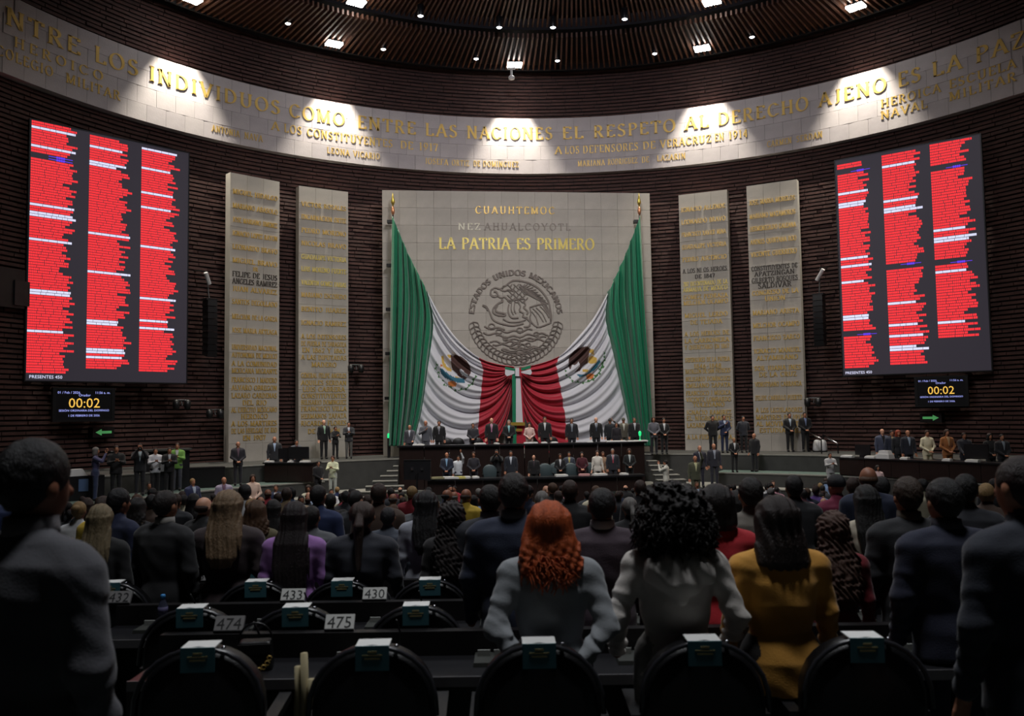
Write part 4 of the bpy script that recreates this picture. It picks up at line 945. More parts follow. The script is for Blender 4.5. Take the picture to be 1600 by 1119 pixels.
def hair_mesh(kind, h, seed=0):
    k = ('hair', kind, h)
    if k in _bodies: return _bodies[k]
    lo = (-.24, -.26, 1.0); hi = (.24, .16, 1.86); Q, o = grid(lo, hi, h); X, Y, Z = Q
    skull = sd_ell(Q, (0, -.008, 1.640), (.0815, .099, .096))
    nape = sd_cap(Q, (0, -.040, 1.61), (0, -.032, 1.56), .060, .042)
    face = sd_ell(Q, (0, .105, 1.575), (.078, .085, .098))
    sides = sd_ell(Q, (0, .02, 1.52), (.2, .06, .07))
    nz = lambda a, f: a * (np.sin(X * f + np.sin(Z * f * .7) * 1.7) * np.sin(Y * f * 1.1 + 1) + .6 * np.sin(Z * f * 1.3 + X * f * .9))
    if kind == 'short': d = smin(skull, nape, .03) + nz(.001, 130); d = np.maximum(d, -smin(face, sides, .02)); d = np.maximum(d, 1.548 - Z)
    elif kind == 'thick': d = smin(sd_ell(Q, (0, -.006, 1.650), (.086, .103, .103)), nape, .03) + nz(.0014, 120); d = np.maximum(d, -smin(face, sides, .02)); d = np.maximum(d, 1.548 - Z)
    elif kind == 'bald': d = sd_ell(Q, (0, -.02, 1.61), (.084, .090, .055)); d = np.maximum(d, -sd_ell(Q, (0, .06, 1.62), (.09, .10, .10))); d = np.maximum(d, -sd_ell(Q, (0, -.0, 1.70), (.07, .09, .05)))
    elif kind == 'long':
        d = smin(sd_ell(Q, (0, -.010, 1.645), (.092, .106, .102)), sd_prof(Q, [1.17, 1.25, 1.40, 1.52, 1.64], [.05, .105, .125, .105, .09], [.02, .035, .045, .07, .085], [-.135, -.135, -.105, -.055, -.03]), .03)
        d = d + .0026 * np.sin(X * 210 + np.sin(Z * 14) * 2) + .002 * np.sin(X * 95 + Z * 9) + nz(.0008, 50); d = np.maximum(d, -sd_cap(Q, (0, .13, 1.60), (0, .16, 1.2), .085, .12))
    elif kind == 'verylong':
        d = smin(sd_ell(Q, (0, -.010, 1.645), (.094, .108, .102)), sd_prof(Q, [1.0, 1.06, 1.25, 1.42, 1.52, 1.64], [.05, .12, .135, .125, .105, .09], [.02, .03, .035, .045, .07, .085], [-.15, -.15, -.14, -.115, -.06, -.03]), .03)
        d = d + .0024 * np.sin(X * 210 + np.sin(Z * 11) * 1.6) + .002 * np.sin(X * 80 + Z * 5); d = np.maximum(d, -sd_cap(Q, (0, .13, 1.60), (0, .16, 1.2), .085, .12))
    elif kind == 'lob':
        d = smin(sd_ell(Q, (0, -.010, 1.642), (.092, .108, .102)), sd_prof(Q, [1.37, 1.41, 1.50, 1.58, 1.66], [.10, .128, .118, .105, .09], [.045, .07, .085, .092, .088], [-.06, -.06, -.04, -.02, -.01]), .03) + .0035 * np.sin(X * 150 + np.sin(Z * 16) * 1.4 + Z * 12) + .002 * np.sin(X * 260)
        d = np.maximum(d, -sd_cap(Q, (0, .125, 1.60), (0, .14, 1.30), .08, .10))
    elif kind == 'bob':
        d = smin(sd_ell(Q, (0, -.012, 1.640), (.100, .112, .108)), sd_prof(Q, [1.46, 1.50, 1.58, 1.66], [.085, .112, .112, .09], [.06, .085, .095, .09], [-.03, -.03, -.02, -.01]), .03) + .0022 * np.sin(X * 190 + np.sin(Z * 20)) + nz(.001, 50)
        d = np.maximum(d, -sd_cap(Q, (0, .125, 1.60), (0, .14, 1.35), .08, .09))
    elif kind == 'wavy':
        d = smin(sd_ell(Q, (0, -.012, 1.640), (.098, .112, .106)), sd_prof(Q, [1.37, 1.41, 1.50, 1.58, 1.66], [.10, .150, .140, .118, .09], [.04, .075, .085, .095, .09], [-.06, -.06, -.04, -.02, -.01]), .03)
        w2 = np.clip((1.60 - Z) * 8, 0, 1); d = d + w2 * (.0042 * np.sin(X * 70 + Z * 45 + np.sin(Z * 30) * 2) * np.sin(Z * 85 + Y * 40 + X * 30) + .003 * np.sin(X * 150 - Z * 60)) + .003 * np.sin(X * 120)
        d = np.maximum(d, -sd_cap(Q, (0, .135, 1.60), (0, .15, 1.35), .08, .09))
    elif kind == 'curly':
        d = smin(sd_ell(Q, (0, -.025, 1.645), (.150, .150, .135)), sd_ell(Q, (0, -.050, 1.52), (.165, .115, .135)), .06)
        d = d + .016 * np.sin(X * 75 + np.sin(Z * 40)) * np.sin(Z * 80 + np.sin(X * 55) * 1.3) + .010 * np.sin(X * 150 + Z * 60) * np.sin(Y * 120 + Z * 130) + .006 * np.sin(X * 260 - Z * 240 + Y * 190)
        d = np.maximum(d, -sd_ell(Q, (0, .14, 1.57), (.08, .09, .11)))
    elif kind == 'curlylong':
        d = smin(sd_ell(Q, (0, -.014, 1.645), (.108, .118, .108)), sd_prof(Q, [1.10, 1.18, 1.35, 1.50, 1.62], [.07, .125, .145, .130, .10], [.02, .045, .06, .08, .085], [-.14, -.14, -.11, -.055, -.03]), .04)
        d = d + .008 * np.sin(X * 88 + np.sin(Z * 41 + X * 20) * 2.4) * np.sin(Z * 67 + Y * 50 + X * 33) + .004 * np.sin(X * 170 + Z * 140 + np.sin(Z * 60))
        d = np.maximum(d, -sd_cap(Q, (0, .135, 1.60), (0, .16, 1.3), .08, .11))
    elif kind == 'pony':
        d = smin(skull - .004, nape, .03); d = np.maximum(d, -smin(face, sides, .02)); d = np.minimum(d, np.minimum(sd_cap(Q, (0, -.10, 1.635), (0, -.15, 1.56), .026, .034), sd_cap(Q, (0, -.15, 1.56), (0, -.15, 1.22), .036, .016, (1.0, 1.3, 1)))) + .002 * np.sin(X * 160)
    elif kind == 'bun': d = smin(skull - .003, nape, .02); d = np.maximum(d, -smin(face, sides, .02)); d = smin(d, sd_ell(Q, (0, -.115, 1.66), (.045, .04, .042)), .01)
    elif kind == 'cap': d = sd_ell(Q, (0, -.004, 1.655), (.088, .106, .095)); d = np.maximum(d, 1.615 - Z); d = np.minimum(d, np.maximum(sd_ell(Q, (0, .12, 1.648), (.070, .075, .014)), -Y))
    d[0] = d[-1] = 1; d[:, 0] = 1; d[:, -1] = 1; d[:, :, 0] = 1; d[:, :, -1] = 1
    P, F = surface_nets(d, o, h); me = to_mesh('hair', P, F, [M_PLAST]); _bodies[k] = me; return me
def curl_mesh(n, seed, shape, r=.0055):
    rr = random.Random(seed); mb = MB()
    for _ in range(n):
        while True:
            v = Vector((rr.gauss(0, 1), rr.gauss(0, 1), rr.gauss(0, 1))).normalized()
            if not (v.y > .35 and v.z < .55): break
        if shape == 'ball':
            lowv = v.z < 0; c = Vector((0, -.03, 1.60)); p = c + Vector((v.x * .148, v.y * .125, v.z * (.155 if not lowv else .165))); out = Vector((v.x, v.y, v.z * .5)); L = rr.uniform(.05, .10)
        else:
            p = Vector((v.x * .10, -.03 + v.y * .09, 1.50 - abs(v.z) * .06 - rr.random() * .06)); out = Vector((v.x * .8, v.y * .8, -.4)); L = rr.uniform(.07, .12)
        pts = []; ph = rr.random() * 6; a = Vector((rr.gauss(0, 1), rr.gauss(0, 1), rr.gauss(0, 1))).normalized(); b = a.cross(out).normalized()
        for k in range(11):
            t = k / 10; q = p + out * (L * .55 * t) + Vector((0, 0, -L * .75 * t * t)); w = .012 * min(1, t * 3); pts.append(q + (a * math.cos(ph + t * 11) + b * math.sin(ph + t * 11)) * w)
        mb.tube(pts, r, 4, r1=r * .5)
    return mb.mesh('curls', M_PLAST, True)
def cloth(c): return mat('cloth_%d_%d_%d' % tuple(c), c, .85, noise=.10, scale=5, bump=.16, bscale=160, sheen=.15)
def hairm(c): return mat('hair_%d_%d_%d' % tuple(c), c, .5, noise=.25, scale=30, bump=.6, bscale=90, stretch=(3, 3, .6))
def skinm(s): return mat('skin_' + s, SKINS[s], .55, noise=.05)
# shirt opening, tie and lapels as thin shells on the chest
def chest_patch(name, zt, zb, wt, wb, off, sex='m', m=None):
    k = ('patch', name, sex)
    if k in _bodies: return _bodies[k]
    mb = MB(); nz, nx = 8, 5; vs = []
    zs = [.95, 1.06, 1.20, 1.33, 1.41, 1.455, 1.49]; rx = np.array([.186, .172, .190, .206, .185, .085, .07]); ry = np.array([.128, .118, .128, .124, .110, .085, .07])
    for j in range(nz + 1):
        z = lerp(zb, zt, j / nz); w = lerp(wb, wt, j / nz); a, b = np.interp(z, zs, rx), np.interp(z, zs, ry)
        for i in range(nx + 1):
            x = lerp(-w, w, i / nx); y = b * max(0, 1 - (abs(x) / a) ** 2.25) ** (1 / 2.25) - .006; vs.append((x, y + off, z))
    n = nx + 1; top = len(vs); vs += [(x, y - .02, z) for x, y, z in vs]
    fs = [(j * n + i + 1, j * n + i, (j + 1) * n + i, (j + 1) * n + i + 1) for j in range(nz) for i in range(nx)]
    fs += [(j * n, j * n + top, (j + 1) * n + top, (j + 1) * n) for j in range(nz)] + [(j * n + nx, (j + 1) * n + nx, (j + 1) * n + nx + top, j * n + nx + top) for j in range(nz)]
    mb.add(vs, fs); _bodies[k] = mb.mesh(name, M_WHITE, True); return _bodies[k]
COLLAR = MB().lathe([(.068, 1.475), (.0755, 1.485), (.0710, 1.532), (.063, 1.534)], 24, (0, -.006, 0)).mesh('shirt_collar', M_WHITE, True)
def override(o, mats):
    for i, m in enumerate(mats):
        if i < len(o.material_slots): o.material_slots[i].link = 'OBJECT'; o.material_slots[i].material = m
EYE_ME = MB().lathe([(.002, -.009), (.0085, -.005), (.0095, 0), (.0085, .005), (.002, .009)], 8).mesh('eye', mat('eye', (22, 16, 14), .2), True)
def person(x, y, z, label, sex='m', scale=1.0, rz=0., poses=('down', 'down'), hair='short', hc=(22, 18, 17), skin='mid', top=(26, 26, 30), bottom=None, shirt=None, tie=None, group=None,
           h=.024, hands=True, fold=0., coat=.80, hood=False, skirt=False, lowcut=None, hh=None, width=1.0, key=None, eyes=None, lean=0, curls=None, collar=None):
    kk = key or (sex, poses, h, fold, coat, hood, skirt, lowcut)
    me, hd = body_mesh(kk, h, sex=sex, poses=poses, fold=fold, coat=coat, hood=hood, skirt=skirt, lowcut=lowcut)
    o = link('person', me, None, (x, y, z)); o.scale = (scale * width, scale * width, scale); o.rotation_euler = (lean, 0, rz)
    sm = skinm(skin); override(o, [sm, cloth(top), cloth(bottom or top), cloth((20, 18, 18))])
    tag(o, label, 'person', group)
    if hair != 'none':
        hm = link('hair' if hair != 'cap' else 'cap', hair_mesh(hair, hh or (.014 if h > .02 else .009)), o); override(hm, [hairm(hc)])
    if curls: c = link('curls', curl_mesh(*curls), o); override(c, [hairm(hc)]); tag(c, kind='stuff')
    if collar: c = link('shirt_collar', COLLAR, o); override(c, [cloth(collar)])
    facing = abs(((rz + math.pi) % (2 * math.pi)) - math.pi) > 1.2 if eyes is None else eyes
    if facing:
        for s in (-1, 1): link('eye', EYE_ME, o, (s * .032, .083, 1.632))
        if shirt:
            p = link('shirt', chest_patch('shirt', 1.47, 1.14, .060, .006, .012), o); override(p, [cloth(shirt)]); 
            if sex == 'f': p.location = (0, .004, 0)
        if tie: p = link('tie', chest_patch('tie', 1.46, 1.12, .017, .024, .020), o); override(p, [cloth(tie)])
    if hands:
        for W_, d, s in hd:
            q = Vector(-Vector(d)).to_track_quat('Z', 'Y').to_matrix().to_4x4()
            m = Matrix.Translation(W_) @ q @ Matrix.Diagonal((float(s), 1, 1, 1))
            p = link('hand', HAND, o, mw=m); override(p, [sm])
    return o
# ------------------------------------------------------------------ rostrum, stairs, side desks
pc = PF(PW / 2, 0); RFr, RFn = PF.r, PF.n
def RP(x, t, z=0.): p = pc + RFr * x + RFn * t; return (float(p[0]), float(p[1]), z)     # x along the panel, t towards the audience
RZ = math.atan2(RFr[1], RFr[0])
def rroot(name, x, t, z, label=None, cat=None, group=None):
    e = empty(name, RP(x, t, z), RZ); tag(e, label, cat, group); return e
def rx(px, py, t): p = at_plane(px, py, pc + RFn * t, RFn) - pc; return float(p @ RFr)
UT, LT = 4.5, 7.0                                     # front faces of the two desks
UZ, LZ = 2.99, 1.74
ux0, ux1 = rx(623, 697, UT), rx(1010, 688, UT); lx0, lx1 = rx(668, 749, LT), rx(1007, 741, LT)
def desk(root, x0, x1, zt, zb, dep, npan, curve):
    n = 24
    def yv(x): t = (x - x0) / (x1 - x0) * 2 - 1; return curve * t * t
    mb = MB(); vs = []
    for i in range(n + 1):
        x = lerp(x0 - .08, x1 + .08, i / n); y = yv(x); vs += [(x, y - .12, zt - .07), (x, y - .12, zt), (x, y + dep, zt), (x, y + dep, zt - .07)]
    mb.add(vs, [(4 * i + j, 4 * i + 4 + j, 4 * i + 4 + (j + 1) % 4, 4 * i + (j + 1) % 4) for i in range(n) for j in range(4)] + [(0, 1, 2, 3), (4 * n + 3, 4 * n + 2, 4 * n + 1, 4 * n)])
    mb.build('worktop', M_DTOP, root)
    for k in range(npan):
        a, b = lerp(x0, x1, k / npan), lerp(x0, x1, (k + 1) / npan); ya, yb_ = yv(a), yv(b); m = MB(); g = .015
        m.add([(a + g, ya, zb), (b - g, yb_, zb), (b - g, yb_, zt - .07), (a + g, ya, zt - .07), (a + g, ya + .08, zb), (b - g, yb_ + .08, zb), (b - g, yb_ + .08, zt - .07), (a + g, ya + .08, zt - .07)],
              [(0, 1, 2, 3), (5, 4, 7, 6), (4, 0, 3, 7), (1, 5, 6, 2), (3, 2, 6, 7)]); m.build('wood_panel', M_DWOOD, root)
    m = MB(); m.box(x0, x0 + .08, yv(x0) + .08, yv(x0) + dep, zb, zt - .07); m.box(x1 - .08, x1, yv(x1) + .08, yv(x1) + dep, zb, zt - .07); m.build('side_panel', M_DWOOD, root)
r = rroot('presidium_desk', 0, UT, 0, 'long dark upper desk of the rostrum below the flags', 'desk'); desk(r, ux0, ux1, UZ, ZL - .2, .75, 10, .35)
r = rroot('secretaries_desk', 0, LT, 0, 'long dark lower desk of the rostrum in front of the upper one', 'desk'); desk(r, lx0, lx1, LZ, 0, .7, 8, .3)
fl2 = MB(); fl2.box(ux0, ux1, -UT + .55, -.0, -.1, 0); o = fl2.build('floor_rostrum', M_CARPET, mw=None); o.location = RP(0, 0, ZP); o.rotation_euler = (0, 0, RZ); tag(o, kind='structure')
fl3 = MB(); fl3.box(lx0 - .6, ux1 + .2, -LT + .1, -UT - .1, -.3, 0); o = fl3.build('floor_rostrum_lower', M_CARPET); o.location = RP(0, 0, ZL); o.rotation_euler = (0, 0, RZ); tag(o, kind='structure')
def stairs(px0, side, lab):
    st = rroot('staircase', 0, 0, 0, lab, 'stairs')
    edge = [(615, 724), (605, 731), (595, 738), (583, 745), (572, 752), (562, 758.5), (556, 765)] if side < 0 else [(1024, 718), (1036, 725), (1048, 732), (1058, 738), (1068, 744), (1076, 750), (1082, 756)]
    n = len(edge)
    for k, (ex, ey) in enumerate(edge):
        z = ZP - (k + 1) * (ZP - ZL) / (n + 0); t = 4.3 + .36 * k
        x_out = rx(ex, ey, t); x_in = (ux0 - .02 - (.0 if k < 3 else .25 * 0)) if side < 0 else ux1 + .02
        if k >= 4 and side < 0: x_in = ux0 + .25 * (k - 3)
        a, b = sorted((x_out, x_in)); m = MB(); m.box(a, b, -t - .36, -t + .02, z - .5, z - .04); m.box(a - .01, b, -t - .39, -t + .02, z - .04, z, mi=1); m.build('step', [M_CONC, M_TREAD], st)
stairs(0, -1, 'wide pale stone steps at the left end of the rostrum'); stairs(0, 1, 'pale stone steps at the right end of the rostrum')
def arch_chair_mesh(w=.56, H=1.05, d=.10):
    # upholstered back with an arched top, as a solid slab with rounded rim
    n = 16; prof = []
    for i in range(n + 1):
        a = math.pi * i / n; prof.append((w / 2 * math.cos(a), (H - .30) + .30 * math.sin(a) ** .8))
    out = [(w / 2 * .93, .42)] + prof + [(-w / 2 * .93, .42)]; mb = MB(); m = len(out)
    c = (0, .72)
    def ringp(s, y): return [(c[0] + (x - c[0]) * s, y, c[1] + (z - c[1]) * s) for x, z in out]
    rings = [ringp(.88, -.03), ringp(.97, -.012), ringp(1., .02), ringp(1., d - .02), ringp(.97, d + .01), ringp(.88, d + .03)]
    vs = [p for r_ in rings for p in r_]; fs = [(k * m + i, (k + 1) * m + i, (k + 1) * m + (i + 1) % m, k * m + (i + 1) % m) for k in range(5) for i in range(m)]
    fs += [tuple(range(m)), tuple(5 * m + i for i in range(m - 1, -1, -1))]; mb.add(vs, fs); return mb
CH_BACK = arch_chair_mesh().mesh('backrest', M_LEATH, True)
CH_RIM = MB().tube([(.285 * math.cos(math.pi * i / 14), -.035, .75 + .305 * math.sin(math.pi * i / 14) ** .8) for i in range(15)], .012, 6).mesh('back_piping', mat('piping', (42, 42, 46), .25), True)
CH_SEAT = MB().box(-.26, .26, .08, .56, .40, .50, taper=.06).mesh('seat', M_LEATH)
CH_ARM = MB().box(-.03, .03, .08, .46, .66, .70).box(-.02, .02, .36, .42, .45, .66).mesh('armrest', M_PLAST)
CH_BASE = MB().tube([(0, .3, .07), (0, .3, .40)], .035).add([], []).mesh('pedestal', M_CHROME, True)
_f = MB()
for k in range(5):
    a = 2 * math.pi * k / 5; _f.tube([(0, .3, .09), (.27 * math.cos(a), .3 + .27 * math.sin(a), .045)], .022, 6)
CH_FOOT = _f.mesh('star_base', M_PLAST, True)
_t = MB().box(-.075, .075, -.045, .075, 1.058, 1.064); CARD_LIT_TOP = _t.mesh('card_lit_top', M_PAPER)  # white top: the overhead light on the teal card is put into its colour
CARD_FLAP = MB().box(-.075, .075, -.052, -.045, .955, 1.064).mesh('card_flap', M_TEAL)
CARD_MARK = MB().box(-.035, .035, -.054, -.052, 1.005, 1.012).box(-.045, .045, -.054, -.052, 1.02, 1.026).box(-.02, .02, -.054, -.052, 1.033, 1.042).mesh('card_print', mat('card_print', (150, 140, 96), .7))
GLINT = MB().lathe([(.012, -.004), (.010, .004), (.003, .007)], 10).mesh('added_glint', M_CHROME, True)  # added chrome dot standing in for highlights on the glossy chair leather
def arch_chair(x, y, z, rz, label, s=1., card=True, group=None):
    r = empty('arched_chair', (x, y, z), rz); r.scale = (s, s, s); tag(r, label, 'chair', group)
    for n_, m in (('backrest', CH_BACK), ('back_piping', CH_RIM), ('seat', CH_SEAT), ('pedestal', CH_BASE), ('star_base', CH_FOOT)): link(n_, m, r)
    for sx_ in (-.29, .29): link('armrest', CH_ARM, r, (sx_, 0, 0))
    return r
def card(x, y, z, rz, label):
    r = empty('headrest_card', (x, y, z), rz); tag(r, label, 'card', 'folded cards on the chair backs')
    link('card_lit_top', CARD_LIT_TOP, r); link('card_flap', CARD_FLAP, r); link('card_print', CARD_MARK, r)
    link('added_glint', GLINT, r, (.105, -.02, 1.055)); return r
# chairs behind the lower desk, grey-green backs
M_CHG = mat('chair_greygreen', (66, 80, 84), .5)
for px, py, t, lb in ((765, 728, 5.6, 'grey arched chair back at the lower desk, left of the photographer'), (851, 722, 5.6, 'grey arched chair back at the lower desk beside the seated bald man'), (868, 726, 5.0, 'grey arched chair back at the lower desk, partly behind the one beside the bald man'),
                      (891, 728, 5.6, 'grey arched chair back in front of the man with the yellow tie'), (922, 724, 5.6, 'grey arched chair back between the maroon dress and the white dress')):
    c_ = arch_chair(*RP(rx(px, py, t), t, ZL), RZ + math.pi, lb, 1.05)
    for ch in c_.children:
        if ch.name.startswith('backrest'): override(ch, [M_CHG])
for px, py, t, lb in ((716, 686, 2.5, 'black chair back on the rostrum left of the slim grey-suited man'), (697, 688, 2.5, 'black chair back on the rostrum beside the man in the black suit'), (746, 684, 2.5, 'dark chair back on the rostrum right of the slim grey-suited man'), (862, 683, 2.5, 'dark chair back in front of the dark-suited man on the rostrum'), (990, 684, 2.5, 'dark chair back at the right end of the rostrum')):
    arch_chair(*RP(rx(px, py, t), t, ZP - .12), RZ + math.pi, lb, .95)
# things lying on the desks
def slabthing(name, mbm, m, x, t, z, label, cat, group=None, rz=0):
    o = mbm.build(name, m); o.location = RP(x, t, z); o.rotation_euler = (0, 0, RZ + rz); tag(o, label, cat, group); return o
rr_ = random.Random(11)
def paper_stack(x, t, z, w, label, m=M_PAPER, h=.03, root=None):
    mb = MB(); mb.box(-w / 2, w / 2, -.12, .12, 0, h); mb.box(-w / 2 + .04, w / 2 - .05, -.10, .13, h, h + .012)
    return slabthing('paper_stack', mb, m, x, t, z, label, 'papers', 'papers on the rostrum desks', rr_.uniform(-.3, .3))
for px, w, lb in ((654, .5, 'pale oval papers on the upper desk at its left end'), (750, .5, 'white papers on the upper desk by the slim grey suit'), (776, .2, 'small white paper on the upper desk before the pink tie'), (829, .6, 'open white and red folder before the woman in blush pink'), (850, .25, 'small white paper right of the blush pink woman'),
                  (866, .3, 'white paper before the dark-suited man on the rostrum'), (922, .25, 'white cup-like paper near the grey-tied bald man'), (963, .9, 'large pale papers on the upper desk before the sleeveless woman'), (996, .9, 'long pale papers at the right end of the upper desk')):
    paper_stack(rx(px, 690, UT - .25), UT - .25, UZ, w, lb, h=.05)
M_YEL = mat('paper_yellow', (216, 206, 120), .8)
for px, w, lb, m in ((684, .5, 'flat beige papers at the left end of the lower desk', mat('paper_beige', (150, 144, 110), .8)), (704, .7, 'white papers on the lower desk by the navy-suited man', M_PAPER), (718, .5, 'yellow and white papers on the lower desk', M_YEL), (728, .35, 'white bundle beside the yellow papers', M_PAPER),
                     (743, .25, 'small white box on the lower desk', M_PAPER), (877, .5, 'white paper before the woman in the black jacket', M_PAPER), (913, .45, 'pinkish papers before the maroon dress', mat('paper_pink', (200, 150, 150), .8)), (937, .6, 'white papers before the white dress', M_PAPER), (975, .3, 'small white paper at the right end of the lower desk', M_PAPER)):
    paper_stack(rx(px, 745, LT - .25), LT - .25, LZ, w, lb, m=m, h=.07)
o = slabthing('green_desk_lamp', MB().lathe([(.06, 0), (.05, .04), (.012, .06), (.012, .2), (.05, .22), (.07, .36), (.03, .42)], 12), mat('green_glow', (20, 120, 60), .4, emit=((.02, .8, .25), 1.0)), rx(1000, 686, UT - .3), UT - .3, UZ + .04, 'small glowing green lamp at the right end of the upper desk', 'lamp')
for px, zt in ((601, 688),): pass
o = slabthing('green_desk_lamp', MB().lathe([(.05, 0), (.06, .12), (.04, .22)], 10), mat('green_glow', (20, 120, 60), .4), rx(607, 680, 1.3), 1.3, ZP + .9, 'small green light box on the panel edge left of the flag', 'lamp')
mb = MB().box(-.05, .05, -.05, .05, -.93, 0); slabthing('lamp_post', mb, M_PLAST, rx(607, 680, 1.3), 1.3, ZP + .9, 'thin dark post under the small green light box', 'post')
# dark monitor on a stand before the stairs
p = at_Y(652, 735, 33.0); r = empty('stage_monitor', (p[0], p[1], floor_z(33)), -.1); tag(r, 'dark flat monitor on a tripod stand at the foot of the rostrum steps', 'monitor')
zc_ = p[2]; z0 = r.location[2]
MB().box(-.5, .5, -.04, .04, zc_ - z0 - .36, zc_ - z0 + .36).build('screen_housing', M_DTOP, r); MB().box(-.52, .52, -.05, .06, zc_ - z0 + .36, zc_ - z0 + .40).box(-.52, -.5, -.05, .05, zc_ - z0 - .36, zc_ - z0 + .36).box(.5, .52, -.05, .05, zc_ - z0 - .36, zc_ - z0 + .36).build('bezel', M_PLAST, r)
MB().tube([(0, -.08, .5), (0, -.08, zc_ - z0 - .1)], .035).build('pole', M_PLAST, r)
for k in range(3):
    a = 2.1 * k + .5; MB().tube([(0, -.08, .6), (.4 * math.cos(a), -.08 + .4 * math.sin(a), .02)], .02).build('leg', M_PLAST, r)
for s in (-.18, .2): MB().box(s - .05, s + .05, -.08, -.04, zc_ - z0 + .0, zc_ - z0 + .1).build('bracket_knob', M_CHROME, r)
# left technician desk
def side_desk(px0, px1, py, z0, rad, zt, label, cat='desk'):
    a = at_z(px0, py, zt) if not rad else at_R(px0, py, rad[0]); b = at_z(px1, py, zt) if not rad else at_R(px1, py, rad[1]); v = b - a; w = float(np.hypot(v[0], v[1])); rz = math.atan2(v[1], v[0]); r = empty('technician_desk', (a[0], a[1], z0), rz); tag(r, label, cat)
    H = zt - z0; MB().box(-.05, w + .05, -.05, .75, H - .05, H).build('worktop', M_DTOP, r); n = max(2, int(w / 1.1))
    for k in range(n): MB().box(w * k / n + .01, w * (k + 1) / n - .01, 0, .05, .04, H - .05).build('front_panel', M_DWOOD, r)
    MB().box(0, .05, .05, .7, 0, H - .05).build('side_panel', M_DWOOD, r); MB().box(w - .05, w, .05, .7, 0, H - .05).build('side_panel', M_DWOOD, r)
    return r, w, H
dk, dw, dh = side_desk(413, 487, 723, ZW, 0, ZW + .80, 'dark technician desk standing before the left tablets')
def on_desk(dk, name, mbm, m, x, y, z, label, cat, group=None, smooth=False):
    o = mbm.build(name, m, smooth=smooth); o.matrix_world = Matrix.Translation(dk.location) @ Matrix.Rotation(dk.rotation_euler[2], 4, 'Z') @ Matrix.Translation((x, y, z)); tag(o, label, cat, group); return o
on_desk(dk, 'display_monitor', MB().box(-.45, .45, -.03, .03, .12, .62).box(-.12, .12, -.08, .08, 0, .12), M_DTOP, 1.35, .35, dh, 'black monitor back on the left technician desk', 'monitor')
on_desk(dk, 'display_monitor', MB().box(-.35, .35, -.03, .03, .12, .55).box(-.1, .1, -.08, .08, 0, .12), M_DTOP, .75, .42, dh, 'smaller black monitor back on the left technician desk', 'monitor')
for x, w, lb in ((.15, .35, 'white sheets at the left end of the technician desk'), (1.1, .18, 'small white device on the technician desk'), (1.75, .4, 'white sheets at the right end of the technician desk')):
    on_desk(dk, 'paper_stack', MB().box(-w / 2, w / 2, -.1, .1, 0, .05).box(-w / 2 + .03, w / 2, -.08, .1, .05, .07), M_PAPER, x, .12, dh, lb, 'papers')
# lectern-like box right of it
p = at_z(513, 750, ZL + .55); r = empty('stone_pier', (p[0], p[1], ZL), 0.2); tag(r, 'square grey stone pier at the end of the left walkway', 'pier'); MB().box(-.8, .3, -.1, .6, 0, .52).build('pier_block', M_CONC, r); MB().box(-.83, .33, -.13, .63, .52, .56).build('coping', M_TREAD, r)
# long right-hand desk
rk, rw, rh = side_desk(1311, 1640, 719, ZW, (16.1, 16.4), ZW + .72, 'long dark desk along the right walkway under the right voting board')
on_desk(rk, 'display_monitor', MB().box(-.32, .32, -.03, .03, .1, .5).box(-.1, .1, -.08, .08, 0, .1), M_DTOP, .8, .4, rh, 'dark monitor back at the left end of the right desk', 'monitor')
on_desk(rk, 'display_monitor', MB().box(-.42, .42, -.03, .03, .1, .62).box(-.1, .1, -.08, .08, 0, .1), M_DTOP, 5.2, .4, rh, 'dark monitor back on the right desk beside the woman in ochre', 'monitor')
on_desk(rk, 'equipment_case', MB().box(-.3, .3, -.2, .2, 0, .16, taper=.1).box(-.2, .25, -.15, .15, .16, .30, taper=.2), M_WHITE, 1.75, .35, rh, 'white equipment heap on the right desk', 'case')
for x, w, lb in ((.3, .5, 'white papers at the left end of the right desk'), (1.3, .4, 'flat white sheets on the right desk before the white heap'), (2.7, .3, 'white nameplates on the right desk'), (4.3, .3, 'small white sheet before the woman in ochre'), (5.2, .45, 'pale sheet before the right desk monitor'), (6.6, .4, 'cream bundle at the right part of the right desk')):
    on_desk(rk, 'paper_stack', MB().box(-w / 2, w / 2, -.1, .1, 0, .06).box(-w / 2 + .03, w / 2, -.08, .1, .06, .09), M_PAPER, x, .12, rh, lb, 'papers')
# handrails on the right platform
for (x0, y0, x1, y1, lb) in ((1262, 675, 1283, 686, 'pale sloping handrail beside the right tablet, the one nearer the tablet'), (1286, 679, 1309, 694, 'pale sloping handrail beside the right tablet, the outer one')):
    A = at_Y(x0, y0, 39.5); B = at_Y(x1, y1, 37.6); r = empty('handrail', (A[0], A[1], ZP)); tag(r, lb, 'handrail', 'handrails by the right tablet')
    a = Vector(A) - r.location; b = Vector(B) - r.location; MB().tube([a, b], .04).build('rail', M_CHROME, r, smooth=True)
    MB().tube([a, (a[0], a[1], 0)], .03).build('post', M_PLAST, r); MB().tube([b, (b[0], b[1], ZW - ZP if False else 0)], .03).build('post', M_PLAST, r)
for px, lb in ((1277, 'grey stanchion cover below the handrails, the left one'), (1286, 'grey stanchion cover below the handrails, the right one')):
    p = at_z(px, 706, ZP); r = empty('stanchion', tuple(p)); tag(r, lb, 'stanchion', 'grey covers by the handrail'); MB().lathe([(.16, 0), (.2, .1), (.17, .4), (.13, .5), (.05, .55)], 14).build('cover', M_WHITE, r, smooth=True); MB().lathe([(.2, 0), (.2, .05)], 14).build('foot_ring', M_PLAST, r)
